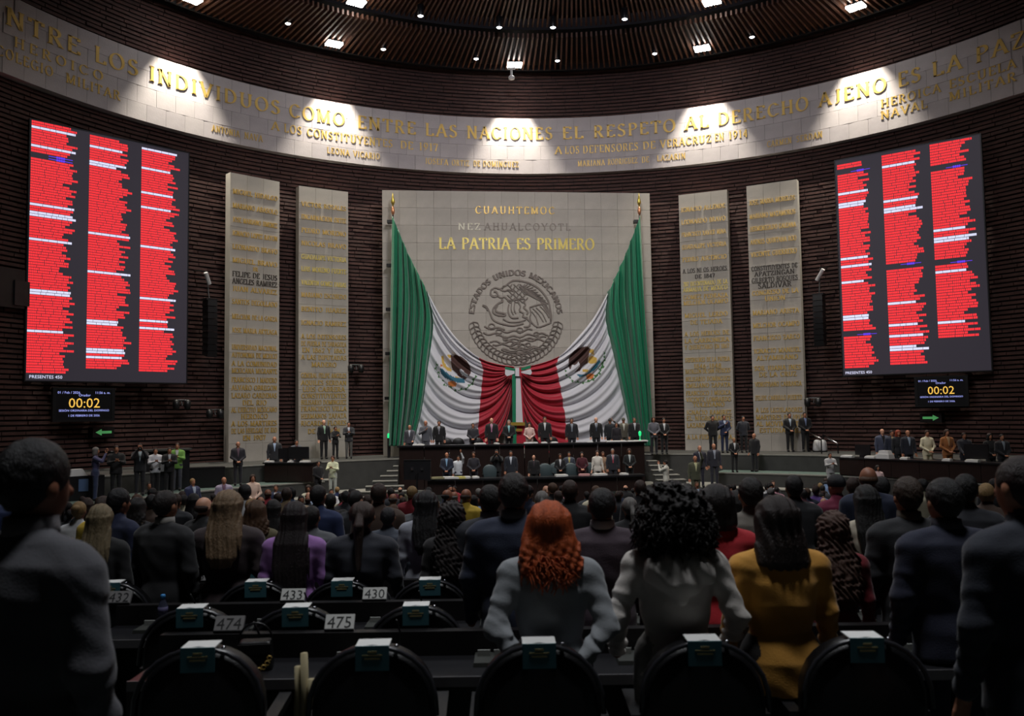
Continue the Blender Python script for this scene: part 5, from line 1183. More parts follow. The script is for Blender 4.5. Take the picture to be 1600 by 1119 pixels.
# dark arched desk shape behind press area left
p = at_R(258, 700, 17.35); r = empty('equipment_rack', (p[0], p[1], ZW), .6); tag(r, 'grey equipment cabinet behind the photographers on the left walkway', 'cabinet')
MB().box(-.9, .9, .1, .4, 0, 1.45).build('carcass', M_DTOP, r); MB().box(-.95, .95, -.05, .55, 1.45, 1.52).build('top_board', M_CONC, r); MB().box(-.4, .3, -.03, 0, .7, 1.3).build('front_panel', mat('grey_panel', (120, 120, 122), .6), r)
p = at_R(118, 720, 17.2); r = empty('equipment_rack', (p[0], p[1], ZW), .7); tag(r, 'dark equipment table with white and blue bags behind the man in dark grey', 'cabinet')
MB().box(-.9, .9, 0, .6, 0, .8).build('carcass', M_DTOP, r); MB().box(-.5, .4, .1, .5, .8, 1.02, taper=.3).build('white_bag', M_WHITE, r); MB().box(.1, .4, -.02, 0, .3, .7).build('blue_cloth', mat('bag_blue', (86, 110, 150), .8), r)
p = at_R(312, 740, 17.1); r = empty('tripod_case', (p[0], p[1], ZW), .4); tag(r, 'dark blocky equipment cases left of the first tablet', 'case'); MB().box(-.8, .9, 0, .5, 0, .72).build('case_body', M_PLAST, r); MB().box(-.82, .92, -.02, .52, .72, .77).build('case_lid', M_DTOP, r)
# ------------------------------------------------------------------ audience desks
NUMF = lambda t, s, m: sans_mesh(t, s, m, 'numeral')
M_PLT = mat('number_plate', (196, 196, 192), .6); M_NUM = mat('numeral_black', (20, 20, 20), .6)
ROWY = [3.95, 5.05, 6.20, 7.30, 8.4]
M_DBLK = mat('desk_black', (20, 17, 18), .4, noise=.15, scale=4)
def row_desk(k, x0, x1, label):
    y0 = ROWY[k] + .56; y1 = ROWY[k] + 1.03; z = floor_z(ROWY[k]); H = .74
    r = empty('audience_desk', (0, y0, z)); tag(r, label, 'desk', None)
    d = y1 - y0; n = max(1, round((x1 - x0) / .74)); w = (x1 - x0) / n
    MB().box(x0, x1, 0, d - .07, H - .035, H).build('worktop', M_DTOP, r)
    MB().box(x0, x1, d - .07, d, -.05, H + .135).build('rear_board', M_DBLK, r)
    MB().box(x0, x1, -.012, .0, H - .045, H + .006).build('front_edge', mat('edge_metal', (88, 86, 88), .35), r)
    for i in range(n + 1):
        x = x0 + i * w; MB().box(x - .018, x + .018, .03, d - .07, 0, H - .035).build('side_panel', M_DWOOD, r)
    for i in range(n):
        x = x0 + (i + .5) * w
        MB().box(x - .17, x + .17, d - .30, d - .09, H, H + .022, taper=.03).build('voting_console', mat('console', (52, 54, 50), .5), r)
        m = MB(); 
        for j, (bx, bw) in enumerate(((-.15, .07), (-.06, .06), (.03, .06), (.11, .025))): m.box(x + bx, x + bx + bw, d - .16, d - .148, H + .021, H + .052)
        m.build('console_keys', mat('console_keys', (150, 152, 148), .5), r)
        MB().tube([(x + .2, d - .16, H), (x + .2, d - .17, H + .16), (x + .19, d - .24, H + .24)], .006, 6).lathe([(.02, 0), (.02, .02)], 10, (x + .2, d - .16, H)).build('microphone', M_PLAST, r, smooth=True)
    return r
row_desk(0, -2.0, 4.2, 'dark audience desk of the front row, standing before the redhead and the hooded woman')
row_desk(1, -2.75, 4.9, 'dark audience desk of the second row carrying plates 433 and 430')
row_desk(2, -3.3, 5.6, 'dark audience desk of the third row')
row_desk(3, -4.0, 6.2, 'dark audience desk of the fourth row, mostly behind people')
chs = []
A_ = [(313, 'first arched black chair of the front row, beside the beige cloth'), (583, 'arched black chair of the front row in front of plate 475'), (840, 'arched black chair directly behind the red-haired woman'), (1095, 'arched black chair directly behind the hooded woman'), (1347, 'rightmost arched black chair of the front row, behind the burgundy dress')]
B_ = [(298, 'arched black chair of the second row next to plate 474'), (463, 'arched black chair of the second row between plates 474 and 475'), (650, 'arched black chair of the second row left of the red-haired woman')]
C_ = [(400, 'arched black chair of the third row just left of plate 433'), (535, 'arched black chair of the third row between plates 433 and 430'), (672, 'arched black chair of the third row right of plate 430'), (168, 'arched black chair of the third row beside plate 432')]
D_ = [(296, 'arched black chair of the fourth row beyond the blue-capped bottle'), (204, 'arched black chair of the fourth row beyond plate 432'), (404, 'arched black chair of the fourth row behind the leather jacket')]
for row, L_ in enumerate((A_, B_, C_, D_)):
    for px, lb in L_:
        y = ROWY[row]; z = floor_z(y); p = at_Y(px, 900, y); x = p[0]; rz = math.atan2(-(x - .5), 26) * .9
        yy = y + x * x / 140; arch_chair(x, yy, z, rz, lb)
        card(x, yy, z, rz, lb.replace('arched black chair', 'white-lit teal card on the arched chair').replace('first white', 'white') + (' ' if 0 else ''))
def plate(px, py, y, t, label, lit=True, rz=0., s=1., dark=False, tilt=-.6):
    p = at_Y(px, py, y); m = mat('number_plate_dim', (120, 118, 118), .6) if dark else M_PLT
    k = min(range(4), key=lambda i: abs(ROWY[i] + .95 - y)); zf = floor_z(ROWY[k]) + .876; hgt = .085 * s; w = .165 * s
    r = empty('number_plate', (p[0], ROWY[k] + .56 + .47 - .035, zf), rz); r.rotation_euler[0] = tilt; tag(r, label, 'number plate', 'number plates on the desks')
    MB().box(-w / 2, w / 2, -.008, .008, 0, hgt + .01).build('plate', m, r); MB().box(-w / 2, w / 2, -.02, .02, 0, .006).build('foot', M_PLAST, r)
    if t:
        n_ = NUMF(t, .095 * s, M_NUM); link('numeral', n_, r, mw=Matrix.Translation((0, -.0095, .015)) @ Matrix.Rotation(math.pi / 2, 4, 'X'))
plate(530, 967, 4.95, '475', 'white number plate reading 475, the largest, on the front-row desk'); plate(357, 965, 4.95, '474', 'dimmer number plate reading 474 beside the black handbag', dark=True)
plate(457, 924, 6.05, '433', 'white number plate reading 433 under the lilac blouse'); plate(585, 922, 6.05, '430', 'white number plate reading 430, right of the lilac blouse on the second-row desk'); plate(185, 918, 6.05, '432', 'dim number plate reading 432 beside the man in dark grey', dark=True)
plate(507, 897, 7.1, '391', 'white number plate right of the lilac blouse, turned slightly', rz=.1); plate(628, 882, 8.2, '344', 'white number plate reading 344 below the slate jacket'); plate(215, 893, 7.1, '393', 'dim number plate left of the blue-capped bottle', dark=True); plate(317, 893, 7.1, '392', 'dim number plate right of the blue-capped bottle', dark=True)
plate(403, 870, 8.2, '345', 'pale number plate beside the leather jacket', dark=True)
# bottle, handbag, glass, cloth
zf = floor_z(ROWY[1]) + .74; p = at_Y(253, 915, 5.9); r = empty('water_bottle', (p[0], 5.92, zf)); tag(r, 'clear water bottle with a blue cap on the second-row desk', 'bottle')
g = mat('bottle_clear', (120, 125, 150), .1, spec=.8); g.node_tree.nodes['Principled BSDF'].inputs['Transmission Weight'].default_value = .75
MB().lathe([(.030, 0), (.033, .01), (.031, .06), (.027, .08), (.032, .10), (.032, .15), (.014, .19), (.013, .20)], 16).build('bottle_body', g, r, smooth=True); MB().lathe([(.016, .198), (.016, .222), (.012, .226)], 14).build('cap', mat('cap_blue', (60, 140, 205), .5), r, smooth=True); MB().lathe([(.0325, .10), (.0325, .145)], 16).build('paper_band', mat('band_violet', (82, 78, 112), .7), r, smooth=True)
zf = floor_z(ROWY[0]) + .74; p = at_Y(402, 970, 4.75); r = empty('handbag', (p[0], 4.72, zf), .15); tag(r, 'black handbag with a gold chain on the front-row desk', 'handbag')
b_ = MB(); b_.box(-.095, .095, -.06, .06, 0, .15, taper=.12); o = b_.build('bag_body', M_LEATH, r); bv = o.modifiers.new('b', 'BEVEL'); bv.width = .015; bv.segments = 2
MB().tube([(.09 * math.cos(a), 0, .14 + .10 * math.sin(a)) for a in np.linspace(0, math.pi, 12)], .006, 6).build('handle', M_LEATH, r, smooth=True); MB().box(-.085, .085, -.064, -.055, .09, .14).build('flap', M_LEATH, r)
for k in range(9):
    a = math.pi + .25 + k * .33; MB().tube([(.085 * math.cos(a) + .012 * math.cos(q), -.068, .09 + .085 * math.sin(a) + .012 * math.sin(q)) for q in np.linspace(0, 5.5, 7)], .003, 5).build('chain_link', M_GOLD, r)
p = at_Y(437, 1095, 3.9); r = empty('beige_cloth', (p[0], 4.35, floor_z(4.35)), 0); tag(r, 'pale beige folded cloth hanging between the first two front-row chairs', 'cloth')
zc_ = p[2] - floor_z(4.35)
for k, (dx, h_) in enumerate(((-.035, .12), (0, .19), (.04, .07))):
    MB().tube([(dx, -.02 * k, zc_ - .45), (dx + .008, -.02 * k, zc_ - .1), (dx + .004, -.02 * k, zc_ + h_ - .10)], .024, 8, r1=.018).build('cloth_fold', mat('beige', (172, 160, 126), .85), r, smooth=True)
p = at_Y(602, 890, 7.0); r = empty('drinking_glass', (p[0], 7.25, floor_z(ROWY[2]) + .74)); tag(r, 'tall clear glass on the third-row desk beside plate 344', 'glass'); MB().lathe([(.025, 0), (.03, .12)], 12).build('glass_wall', g, r, smooth=True); MB().lathe([(.024, .005), (.028, .09)], 12).build('water', mat('water', (150, 160, 165), .1), r)
# ------------------------------------------------------------------ the people
PI = math.pi
BLK, CHAR, GREY, NAVY, LGREY = (22, 22, 25), (44, 45, 50), (92, 94, 98), (26, 34, 58), (120, 122, 126)
HB, HBR, HBL, HG, HRED = (18, 15, 15), (52, 34, 26), (150, 120, 78), (120, 116, 112), (150, 62, 24)
PLACED = []
def zof(px, py, Y): return float(at_Y(px, py, Y)[2])
def near(px, headtop, Y, label, zf=None, **kw):
    p = at_Y(px, headtop, Y); z = floor_z(Y) if zf is None else zf
    s = (p[2] - z) / kw.pop('H', 1.735); PLACED.append((px, headtop, Y, s)); return person(p[0], Y, z, label, scale=s, **kw)
FG = dict(h=.0125, fold=.0026, hh=.008, hands=False)
near(55, 684, 2.85, 'tall dark-haired man in a charcoal suit standing large at the left edge', rz=-.42, hair='thick', hc=(24, 22, 24), skin='tan', top=(84, 84, 90), bottom=(40, 40, 44), width=1.0, H=1.752, **{**FG, 'hands': True, 'h': .009, 'fold': .003, 'key': 'fg_left'}, collar=(120, 116, 120))
near(857, 779, 4.25, 'woman with wavy orange-red hair in a grey blazer, hands behind her back', sex='f', poses=('behind', 'behind'), hair='wavy', hc=(186, 84, 36), skin='light', top=(138, 142, 146), bottom=(50, 50, 54), shirt=None, width=1.12, H=1.752, **{**FG, 'hands': True, 'key': 'fg_red', 'coat': .84, 'h': .0088, 'fold': .0038}, curls=(420, 3, 'wavy', .0045))
near(1050, 750, 4.25, 'woman with big black curly hair in a cream hooded coat', sex='f', poses=('loose', 'loose'), hair='curly', hc=(22, 17, 16), skin='tan', top=(196, 190, 184), bottom=(150, 146, 140), hood=True, coat=.86, skirt=True, width=1.10, H=1.79, curls=(900, 5, 'ball'), **{**FG, 'key': 'fg_hood', 'fold': .0045, 'h': .0088, 'hh': .0065})
near(1212, 771, 4.35, 'dark-haired woman in a mustard yellow blazer', sex='f', hair='lob', hc=(34, 22, 19), skin='mid', top=(196, 140, 54), bottom=(26, 22, 20), coat=.76, width=1.14, H=1.75, rz=.12, **{**FG, 'key': 'fg_f_down', 'fold': .0036, 'h': .0088})
near(802, 738, 5.35, 'man in a navy suit with combed black hair, standing left of the redhead', hair='thick', hc=(34, 28, 26), skin='tan', top=(30, 38, 60), width=1.06, collar=(90, 92, 100), H=1.752, rz=-.1, **FG)
near(765, 757, 6.5, 'man in a dark suit whose ear shows left of the navy-suited man', hair='short', skin='tan', top=(34, 36, 44), collar=(120, 120, 122), shirt=None, rz=.3, width=1.05, **FG)
near(940, 762, 5.38, 'man in a dark plum suit with white collar, between the redhead and the curly-haired woman', hair='short', hc=(20, 18, 20), skin='tan', top=(62, 48, 58), width=1.06, collar=(190, 184, 184), **FG)
near(461, 782, 6.5, 'woman with very long dark hair in a lilac blouse', sex='f', hair='verylong', hc=(30, 18, 20), skin='mid', top=(158, 112, 178), bottom=(158, 112, 178), coat=.74, width=1.1, H=1.75, **{**FG, 'key': 'fg_f_lilac'})
near(566, 784, 6.5, 'woman with a low brown ponytail in a dark jacket', sex='f', poses=('down', 'down'), hair='pony', hc=(58, 42, 36), skin='mid', top=(42, 44, 54), width=1.22, **{**FG, 'key': 'fg_f_down2'})
near(357, 764, 6.55, 'blond-streaked woman in a dark brown leather jacket', sex='f', hair='long', hc=(128, 104, 78), skin='light', top=(56, 44, 46), bottom=(24, 22, 24), width=1.18, H=1.75, **{**FG, 'key': 'fg_f_down2'})
near(259, 766, 6.55, 'man in a black suit seen from behind above the blue-capped bottle', hair='short', hc=(34, 26, 24), skin='mid', top=(30, 30, 33), rz=-.35, collar=(150, 146, 140), **FG)
near(186, 762, 7.6, 'man in a deep blue suit left of the black-suited man', hair='thick', hc=(22, 20, 24), skin='tan', top=(22, 30, 62), rz=-.5, H=1.752, **FG)
near(158, 786, 6.5, 'woman with long blond hair in black beside the charcoal-suited man', sex='f', hair='long', hc=(128, 112, 84), skin='light', top=(24, 24, 26), H=1.75, **{**FG, 'key': 'fg_f_down2'})
near(706, 781, 6.5, 'woman with long dark curls in a dark patterned top', sex='f', hair='curlylong', hc=(34, 26, 25), skin='mid', top=(38, 36, 38), H=1.76, **{**FG, 'key': 'fg_f_down2'})
near(667, 765, 7.6, 'woman with straight black hair in a pale grey jacket', sex='f', hair='long', hc=(26, 24, 26), skin='mid', top=(150, 152, 162), H=1.75, width=1.1, **{**FG, 'key': 'fg_f_down2'})
near(1172, 745, 6.4, 'man in a taupe jacket behind the mustard blazer', hair='thick', hc=(26, 22, 20), skin='mid', top=(104, 98, 90), H=1.752, width=1.05, **FG)
near(1118, 752, 5.35, 'woman in a bright red dress, her shoulder showing beside the cream hood', sex='f', hair='bob', hc=(26, 20, 20), skin='mid', top=(170, 20, 34), H=1.76, width=1.1, **{**FG, 'key': 'fg_f_down2'})
near(1300, 796, 5.35, 'woman with curly brown hair in a burgundy dress', sex='f', hair='curlylong', hc=(78, 54, 44), skin='mid', top=(112, 12, 26), H=1.76, **{**FG, 'key': 'fg_f_down2'})
near(1352, 756, 6.4, 'woman with thick black hair in a cream blouse', sex='f', hair='long', hc=(20, 18, 18), skin='mid', top=(176, 166, 148), H=1.75, **{**FG, 'key': 'fg_f_down2'})
near(1417, 744, 5.5, 'man with short brown hair in a black suit, beside the cream blouse', hair='thick', hc=(58, 44, 34), skin='mid', collar=(96, 84, 70), top=(28, 29, 33), H=1.752, **FG)
near(1474, 746, 4.7, 'man in a navy suit with black hair on the right', hair='thick', hc=(20, 18, 19), skin='mid', top=(26, 30, 52), H=1.752, width=1.06, rz=.1, collar=(70, 72, 84), **FG)
near(1594, 712, 3.55, 'man with a close-cropped nape in a dark suit cut by the right edge', hair='short', hc=(40, 30, 28), skin='mid', top=(34, 38, 50), rz=.3, width=1.02, **{**FG, 'hands': True})
near(1508, 740, 6.6, 'man with black hair in a dark jacket between the navy suit and the right edge', hair='thick', hc=(18, 16, 16), skin='mid', top=(24, 26, 34), H=1.752, rz=-.5, **FG)
near(1306, 741, 9.2, 'man in a black cap and maroon polo shirt, holding a camera', hair='cap', hc=(26, 26, 32), skin='mid', top=(112, 26, 56), poses=('phone', 'phone'), H=1.745, h=.016, rz=.3, hands=True)
near(1240, 742, 8.6, 'man with black hair behind the mustard blazer, right of the taupe jacket', hair='thick', hc=(20, 17, 17), skin='mid', top=(26, 26, 30), H=1.752, h=.018, hands=False)
near(1376, 744, 9.0, 'man in a dark jacket between the maroon polo and the brown-haired man', hair='thick', hc=(22, 20, 20), skin='mid', top=(34, 34, 40), H=1.752, h=.018, hands=False)
near(1150, 765, 7.0, 'woman with black hair between the hooded coat and the taupe jacket', sex='f', hair='long', hc=(20, 16, 16), skin='mid', top=(40, 36, 44), H=1.75, h=.018, hands=False)
near(487, 790, 7.6, 'man in a grey suit half hidden by the lilac blouse', hair='short', skin='mid', top=(96, 98, 102), h=.018, hands=False)
near(400, 782, 7.9, 'brown-haired woman in an olive top behind the leather jacket', sex='f', hair='wavy', hc=(84, 58, 38), skin='light', top=(96, 88, 62), h=.018, hands=False)
near(606, 792, 8.2, 'man in a slate jacket right of the ponytail', hair='short', hc=(30, 28, 32), skin='mid', top=(74, 80, 92), h=.018, hands=False)
near(497, 792, 9.2, 'auburn-haired woman in a dark top, right of the lilac blouse', sex='f', hair='bob', hc=(104, 66, 38), top=(40, 38, 38), h=.018, hands=False)
near(536, 796, 10.0, 'woman in a yellow top with raised hands, beyond the ponytail', sex='f', hair='short', hc=(24, 18, 16), top=(206, 168, 30), poses=('phone', 'phone'), h=.018, rz=-.9, hands=True)

# people standing on the rostrum, the walkways and the platform
CAML = {150: 'person in the denim shirt', 219: 'photographer in dark jacket and pale shirt', 776: 'photographer in black at the lower desk', 1040: 'man in the white shirt'}
def stand(px, ht, Y, zf, label, facing=PI, **kw):
    if zf == ZW and (px < 340 or px > 1370): Y = float(at_R(px, ht, kw.pop('rr', 16.6) if px < 340 else 17.3)[1])
    p = at_Y(px, ht, Y); s = (p[2] - zf) / 1.735; s = max(.85, min(1.12, s)); PLACED.append((px, ht, Y, s))
    if kw.get('poses') == cm:
        a = math.sin(facing), math.cos(facing); fx, fy = -a[0] * .34 * s, a[1] * .34 * s
        c = empty('photo_camera' if px != 1040 else 'mobile_phone', (p[0] + fx, Y + fy, zf + 1.56 * s), facing); tag(c, 'black %s held up by the %s' % ('camera' if px != 1040 else 'phone', CAML[px]), 'camera' if px != 1040 else 'phone')
        if px != 1040: MB().box(-.07, .07, -.04, .04, -.05, .05).box(-.03, .03, -.035, .03, .05, .08).build('camera_body', M_PLAST, c); MB().tube([(0, .04, 0), (0, .2, 0)], .042, 12).build('lens', M_PLAST, c, smooth=True)
        else: MB().box(-.04, .04, -.005, .005, -.08, .08).build('phone_body', M_PLAST, c); MB().box(-.036, .036, -.007, -.005, -.074, .074).build('phone_screen', M_DTOP, c)
    return person(p[0], Y, zf, label, scale=s, rz=facing, group=kw.pop('group', None), **{**dict(h=.024), **kw})
def rst(px, ht, t, zf, label, **kw):
    q = RP(rx(px, 700, t), t); return stand(px, ht, q[1], zf, label, **kw)
dd = ('down', 'down'); cc = ('clasp', 'clasp'); cm = ('camera', 'camera'); ph = ('phone', 'phone')
U = [(640, 664, 'man in a grey suit leaning at the left end of the upper desk', dict(top=(70, 70, 78), shirt=(200, 204, 214), poses=('desk', 'down'), hair='bald', hc=HB)),
     (665, 657, 'man in a mid-grey suit with hand on chest at the upper desk', dict(top=(88, 90, 98), poses=('down', 'chest'), hair='bald')),
     (686, 657, 'man in a black suit and grey tie, third at the upper desk', dict(top=BLK, shirt=(190, 190, 196), tie=(110, 110, 120), hair='short')),
     (739, 661, 'slim man in a dark grey suit before the white flag cloth', dict(top=(48, 48, 54), poses=cc, hair='short', hc=HBR)),
     (768, 653, 'man in a black suit with pink tie before the red cloth', dict(top=BLK, shirt=(206, 170, 190), tie=(190, 120, 160), hair='bald', skin='light')),
     (795, 656, 'man in a black suit and aqua shirt beside the hanging ribbon', dict(top=BLK, shirt=(150, 206, 210), poses=cc, hair='short', hc=HG, skin='light')),
     (827, 660, 'woman in a blush pink blouse with long black hair at the centre of the rostrum', dict(sex='f', top=(214, 182, 174), hair='long', poses=cc, skin='light')),
     (851, 651, 'man in a black suit and white shirt right of the blush blouse', dict(top=BLK, shirt=(210, 212, 214), hair='short')),
     (893, 653, 'man in a charcoal suit, pale grey tie, where red flag cloth meets white', dict(top=(30, 30, 36), shirt=(160, 166, 176), tie=(130, 138, 150), hair='short')),
     (931, 652, 'balding man in a black suit alone before the right white cloth', dict(top=BLK, shirt=(196, 202, 212), tie=(60, 70, 90), hair='bald', skin='light')),
     (953, 654, 'officer in dark uniform saluting on the rostrum', dict(top=(28, 32, 38), poses=('salute', 'down'), hair='cap', hc=(26, 30, 34))),
     (963, 662, 'woman in a dark sleeveless dress beside the saluting officer', dict(sex='f', top=(30, 26, 34), hair='bun', hc=HBR)),
     (974, 653, 'man in an olive uniform beside the sleeveless dress', dict(top=(90, 86, 74), shirt=(200, 200, 190), hair='cap', hc=(70, 66, 54))),
     (991, 652, 'man in a black suit holding his hand over the green lamp', dict(top=BLK, shirt=(190, 190, 196), poses=('desk', 'down'), hair='short'))]
for px, top, lb, kw in U: rst(px, top, 3.35 if px not in (953, 974) else 2.8, ZP, lb, **kw)
for px, top, Y, zf, lb, kw in ((1021, 651, 38.6, ZP, 'person in a grey jacket with red scarf at the right end of the rostrum', dict(sex='f', top=(96, 96, 104), bottom=(30, 30, 36), poses=cc, hair='bob', hc=HBR)),
     (1037, 653, 38.9, ZP, 'woman in black with a white shirt on the brick strip right of the rostrum', dict(sex='f', top=BLK, shirt=(210, 212, 214), poses=cc, hair='bun')),
     (1113, 649, 39.5, ZP, 'broad man in a black shirt in front of the tablet with bright yellow lines', dict(top=(24, 24, 26), poses=('behind', 'behind'), hair='short', width=1.1)),
     (1131, 648, 39.6, ZP, 'man in a navy suit with folded arms beside the broad man in black', dict(top=(34, 42, 72), shirt=(180, 196, 216), poses=('clasp', 'chest'), hair='short')),
     (1161, 650, 39.6, ZP, 'man in a dark quilted vest with a badge between the two right tablets', dict(top=(46, 48, 56), bottom=(28, 28, 30), poses=('behind', 'behind'), hair='short', shirt=(60, 62, 70))),
     (1233, 645, 39.7, ZP, 'man in a black suit holding a white sheet before the right tablet', dict(top=BLK, shirt=(176, 190, 206), poses=cc, hair='short')),
     (1257, 644, 39.7, ZP, 'man in a black suit and blue tie at the edge of the right tablet', dict(top=BLK, shirt=(120, 136, 176), poses=cc, hair='short')),
     (506, 656, 39.2, ZP, 'tall man in a black suit with pale green tie before the second left tablet', dict(top=BLK, shirt=(170, 196, 180), tie=(150, 190, 160), hair='bald', skin='light', facing=PI + .5)),
     (524, 666, 39.2, ZP, 'woman in black holding a phone before the second left tablet', dict(sex='f', top=BLK, poses=ph, hair='bun', facing=PI + .6)),
     (545, 659, 39.4, ZP, 'person in a dark jacket and grey trousers on the brick strip left of the panel', dict(top=CHAR, bottom=(96, 94, 90), shirt=(190, 196, 210), poses=ph, hair='short', facing=PI + .2)),
     (372, 690, 33.7, ZW, 'bald man in a dark suit and plum tie on the left walkway, clasping hands', dict(top=(40, 38, 46), shirt=(110, 86, 100), poses=cc, hair='bald', facing=PI + .4)),
     (429, 682, 36.2, ZW, 'bald man in a dark suit and pale blue shirt behind the technician desk', dict(top=CHAR, shirt=(176, 196, 226), hair='bald', facing=PI + .3)),
     (463, 687, 36.5, ZW, 'person in a grey jacket reaching over the technician desk', dict(top=(88, 90, 98), shirt=(70, 40, 54), poses=('desk', 'desk'), hair='short', facing=PI + .6)),
     (497, 720, 33.2, ZL, 'dark-dressed man beside the stone pier holding papers', dict(top=(28, 26, 30), poses=cc, hair='short', facing=PI + .9)),
     (520, 712, 34.3, ZL, 'woman in a pale yellow top and white trousers at the stone pier', dict(sex='f', top=(220, 224, 190), bottom=(196, 200, 190), poses=ph, hair='bun', hc=(60, 26, 24), facing=PI)),
     (150, 699, 34.0, ZW, 'grey-haired person in a denim shirt aiming a camera on the left walkway', dict(sex='f', top=(74, 72, 108), bottom=(50, 60, 92), poses=cm, hair='bob', hc=HG, facing=-1.2)),
     (182, 696, 34.2, ZW, 'man in black with a camera bag, second photographer on the left walkway', dict(top=BLK, poses=ph, hair='short', facing=PI + .5)),
     (219, 693, 34.3, ZW, 'photographer in a dark jacket and pale shirt holding a camera to the face', dict(top=(30, 30, 36), shirt=(180, 196, 204), poses=cm, hair='short', facing=PI + .4)),
     (243, 700, 34.3, ZW, 'photographer in a dark vest with white sleeves', dict(top=(200, 200, 206), bottom=BLK, poses=ph, hair='short', facing=PI + .5)),
     (265, 699, 34.4, ZW, 'person in a black jacket beside the green jacket', dict(rr=16.2, top=BLK, shirt=(180, 186, 190), poses=ph, hair='short', facing=PI + .4)),
     (277, 692, 34.9, ZW, 'person in a bright green jacket among the photographers', dict(rr=16.95, top=(110, 158, 72), bottom=(60, 62, 72), shirt=(200, 200, 200), poses=ph, hair='short', hc=HBR, facing=PI + .3)),
     (1040, 719, 33.5, ZL - .2, 'man in a white shirt raising a phone beside the right steps', dict(top=(206, 204, 192), poses=cm, hair='short', facing=1.1)),
     (1178, 677, 37.2, ZW, 'bald man in a black suit on the right walkway, seen half from behind', dict(top=(26, 26, 30), hair='bald', facing=PI - .9, eyes=True)),
     (1147, 697, 37.0, ZW, 'small woman in black with white collar on the right walkway', dict(sex='f', top=BLK, shirt=(200, 200, 204), poses=cc, hair='bun', hc=HBL)),
     (1093, 696, 36.2, ZL, 'man in a navy suit with a long white tie below the bright-lined tablet', dict(top=(36, 36, 50), shirt=(206, 210, 216), hair='bald')),
     (1115, 693, 36.4, ZL, 'bald man in a dark suit with pale tie right of the white-tied man', dict(top=(44, 44, 54), shirt=(166, 172, 186), tie=(150, 156, 170), hair='bald')),
     (1086, 712, 33.6, ZL - .3, 'man in an olive jacket raising one hand below the bright-lined tablet', dict(top=(74, 76, 58), shirt=(196, 194, 150), poses=('raise', 'down'), hair='bald', hc=HG)),
     (1378, 670, 38.3, ZW, 'bald man in a blue-grey jacket behind the right desk', dict(top=(70, 76, 98), shirt=(20, 20, 24), hair='bald', skin='light')),
     (1393, 672, 38.5, ZW, 'person in a dark blue jacket and beige shirt behind the right desk', dict(top=(34, 40, 58), shirt=(180, 160, 120), hair='short')),
     (1403, 672, 38.3, ZW, 'red-haired person in dark clothes behind the right desk', dict(sex='f', top=(26, 28, 34), hair='bob', hc=(150, 60, 34))),
     (1418, 672, 38.2, ZW, 'man in a dark navy suit right of the red-haired person', dict(top=(26, 30, 44), shirt=(150, 166, 186), hair='bald')),
     (1448, 672, 38.2, ZW, 'woman in a cream blouse behind the right desk', dict(sex='f', top=(222, 214, 184), poses=cc, hair='bun', hc=HBR)),
     (1479, 671, 38.1, ZW, 'woman in an ochre jacket with joined hands behind the right desk', dict(sex='f', top=(156, 98, 52), shirt=(190, 150, 110), poses=cc, hair='long', hc=HBR)),
     (1506, 676, 38.0, ZW, 'man in a dark jacket behind the right desk monitor', dict(top=(34, 34, 44), poses=('desk', 'desk'), hair='short', skin='tan')),
     (1546, 677, 37.8, ZW, 'person in black with short hair near the end of the right desk', dict(sex='f', top=BLK, hair='bob', poses=cc)),
     (1565, 678, 37.8, ZW, 'person in black with a white badge at the end of the right desk', dict(top=(24, 24, 30), shirt=(130, 140, 150), poses=cc, hair='short')),
     (1297, 718, 34.0, ZL, 'man in a pale grey shirt looking down before the right desk', dict(top=(176, 176, 178), poses=ph, hair='short')),
     (1371, 727, 32.0, ZL - .4, 'woman in a pale pink blouse below the right desk', dict(sex='f', top=(222, 190, 190), hair='bob', poses=cc)),
     (234, 753, 30.5, .15, 'man with folded arms in a dark olive top below the photographers', dict(top=(48, 50, 46), hair='short', poses=('clasp', 'chest'), facing=PI + .4)),
     (301, 746, 31., .2, 'man in a blue jacket and pale shirt left of the first tablet', dict(top=(42, 48, 84), shirt=(176, 186, 206), hair='short', hc=HBL, facing=PI + .9)),
     (350, 741, 31.5, .2, 'man in a pale mauve jacket below the first tablet', dict(top=(156, 146, 170), shirt=(120, 90, 110), hair='bald', facing=PI + .4)),
     (395, 739, 31.8, .25, 'woman in a blush jacket below the technician desk', dict(sex='f', top=(214, 186, 170), bottom=(40, 30, 34), poses=cc, hair='long', hc=HBR, facing=PI + .4)),
     (431, 757, 30.5, .1, 'man in a navy suit and open white shirt below the technician desk', dict(top=(34, 46, 76), shirt=(214, 216, 220), hair='short', hc=HBR, facing=PI + .2)),
     (482, 758, 30.5, .1, 'woman in a cream jacket near the stone pier', dict(sex='f', top=(214, 210, 186), hair='bob', hc=HBR, facing=PI + .2))):
    facing = kw.pop('facing', PI); stand(px, top, Y, zf, lb, facing=facing, **kw)
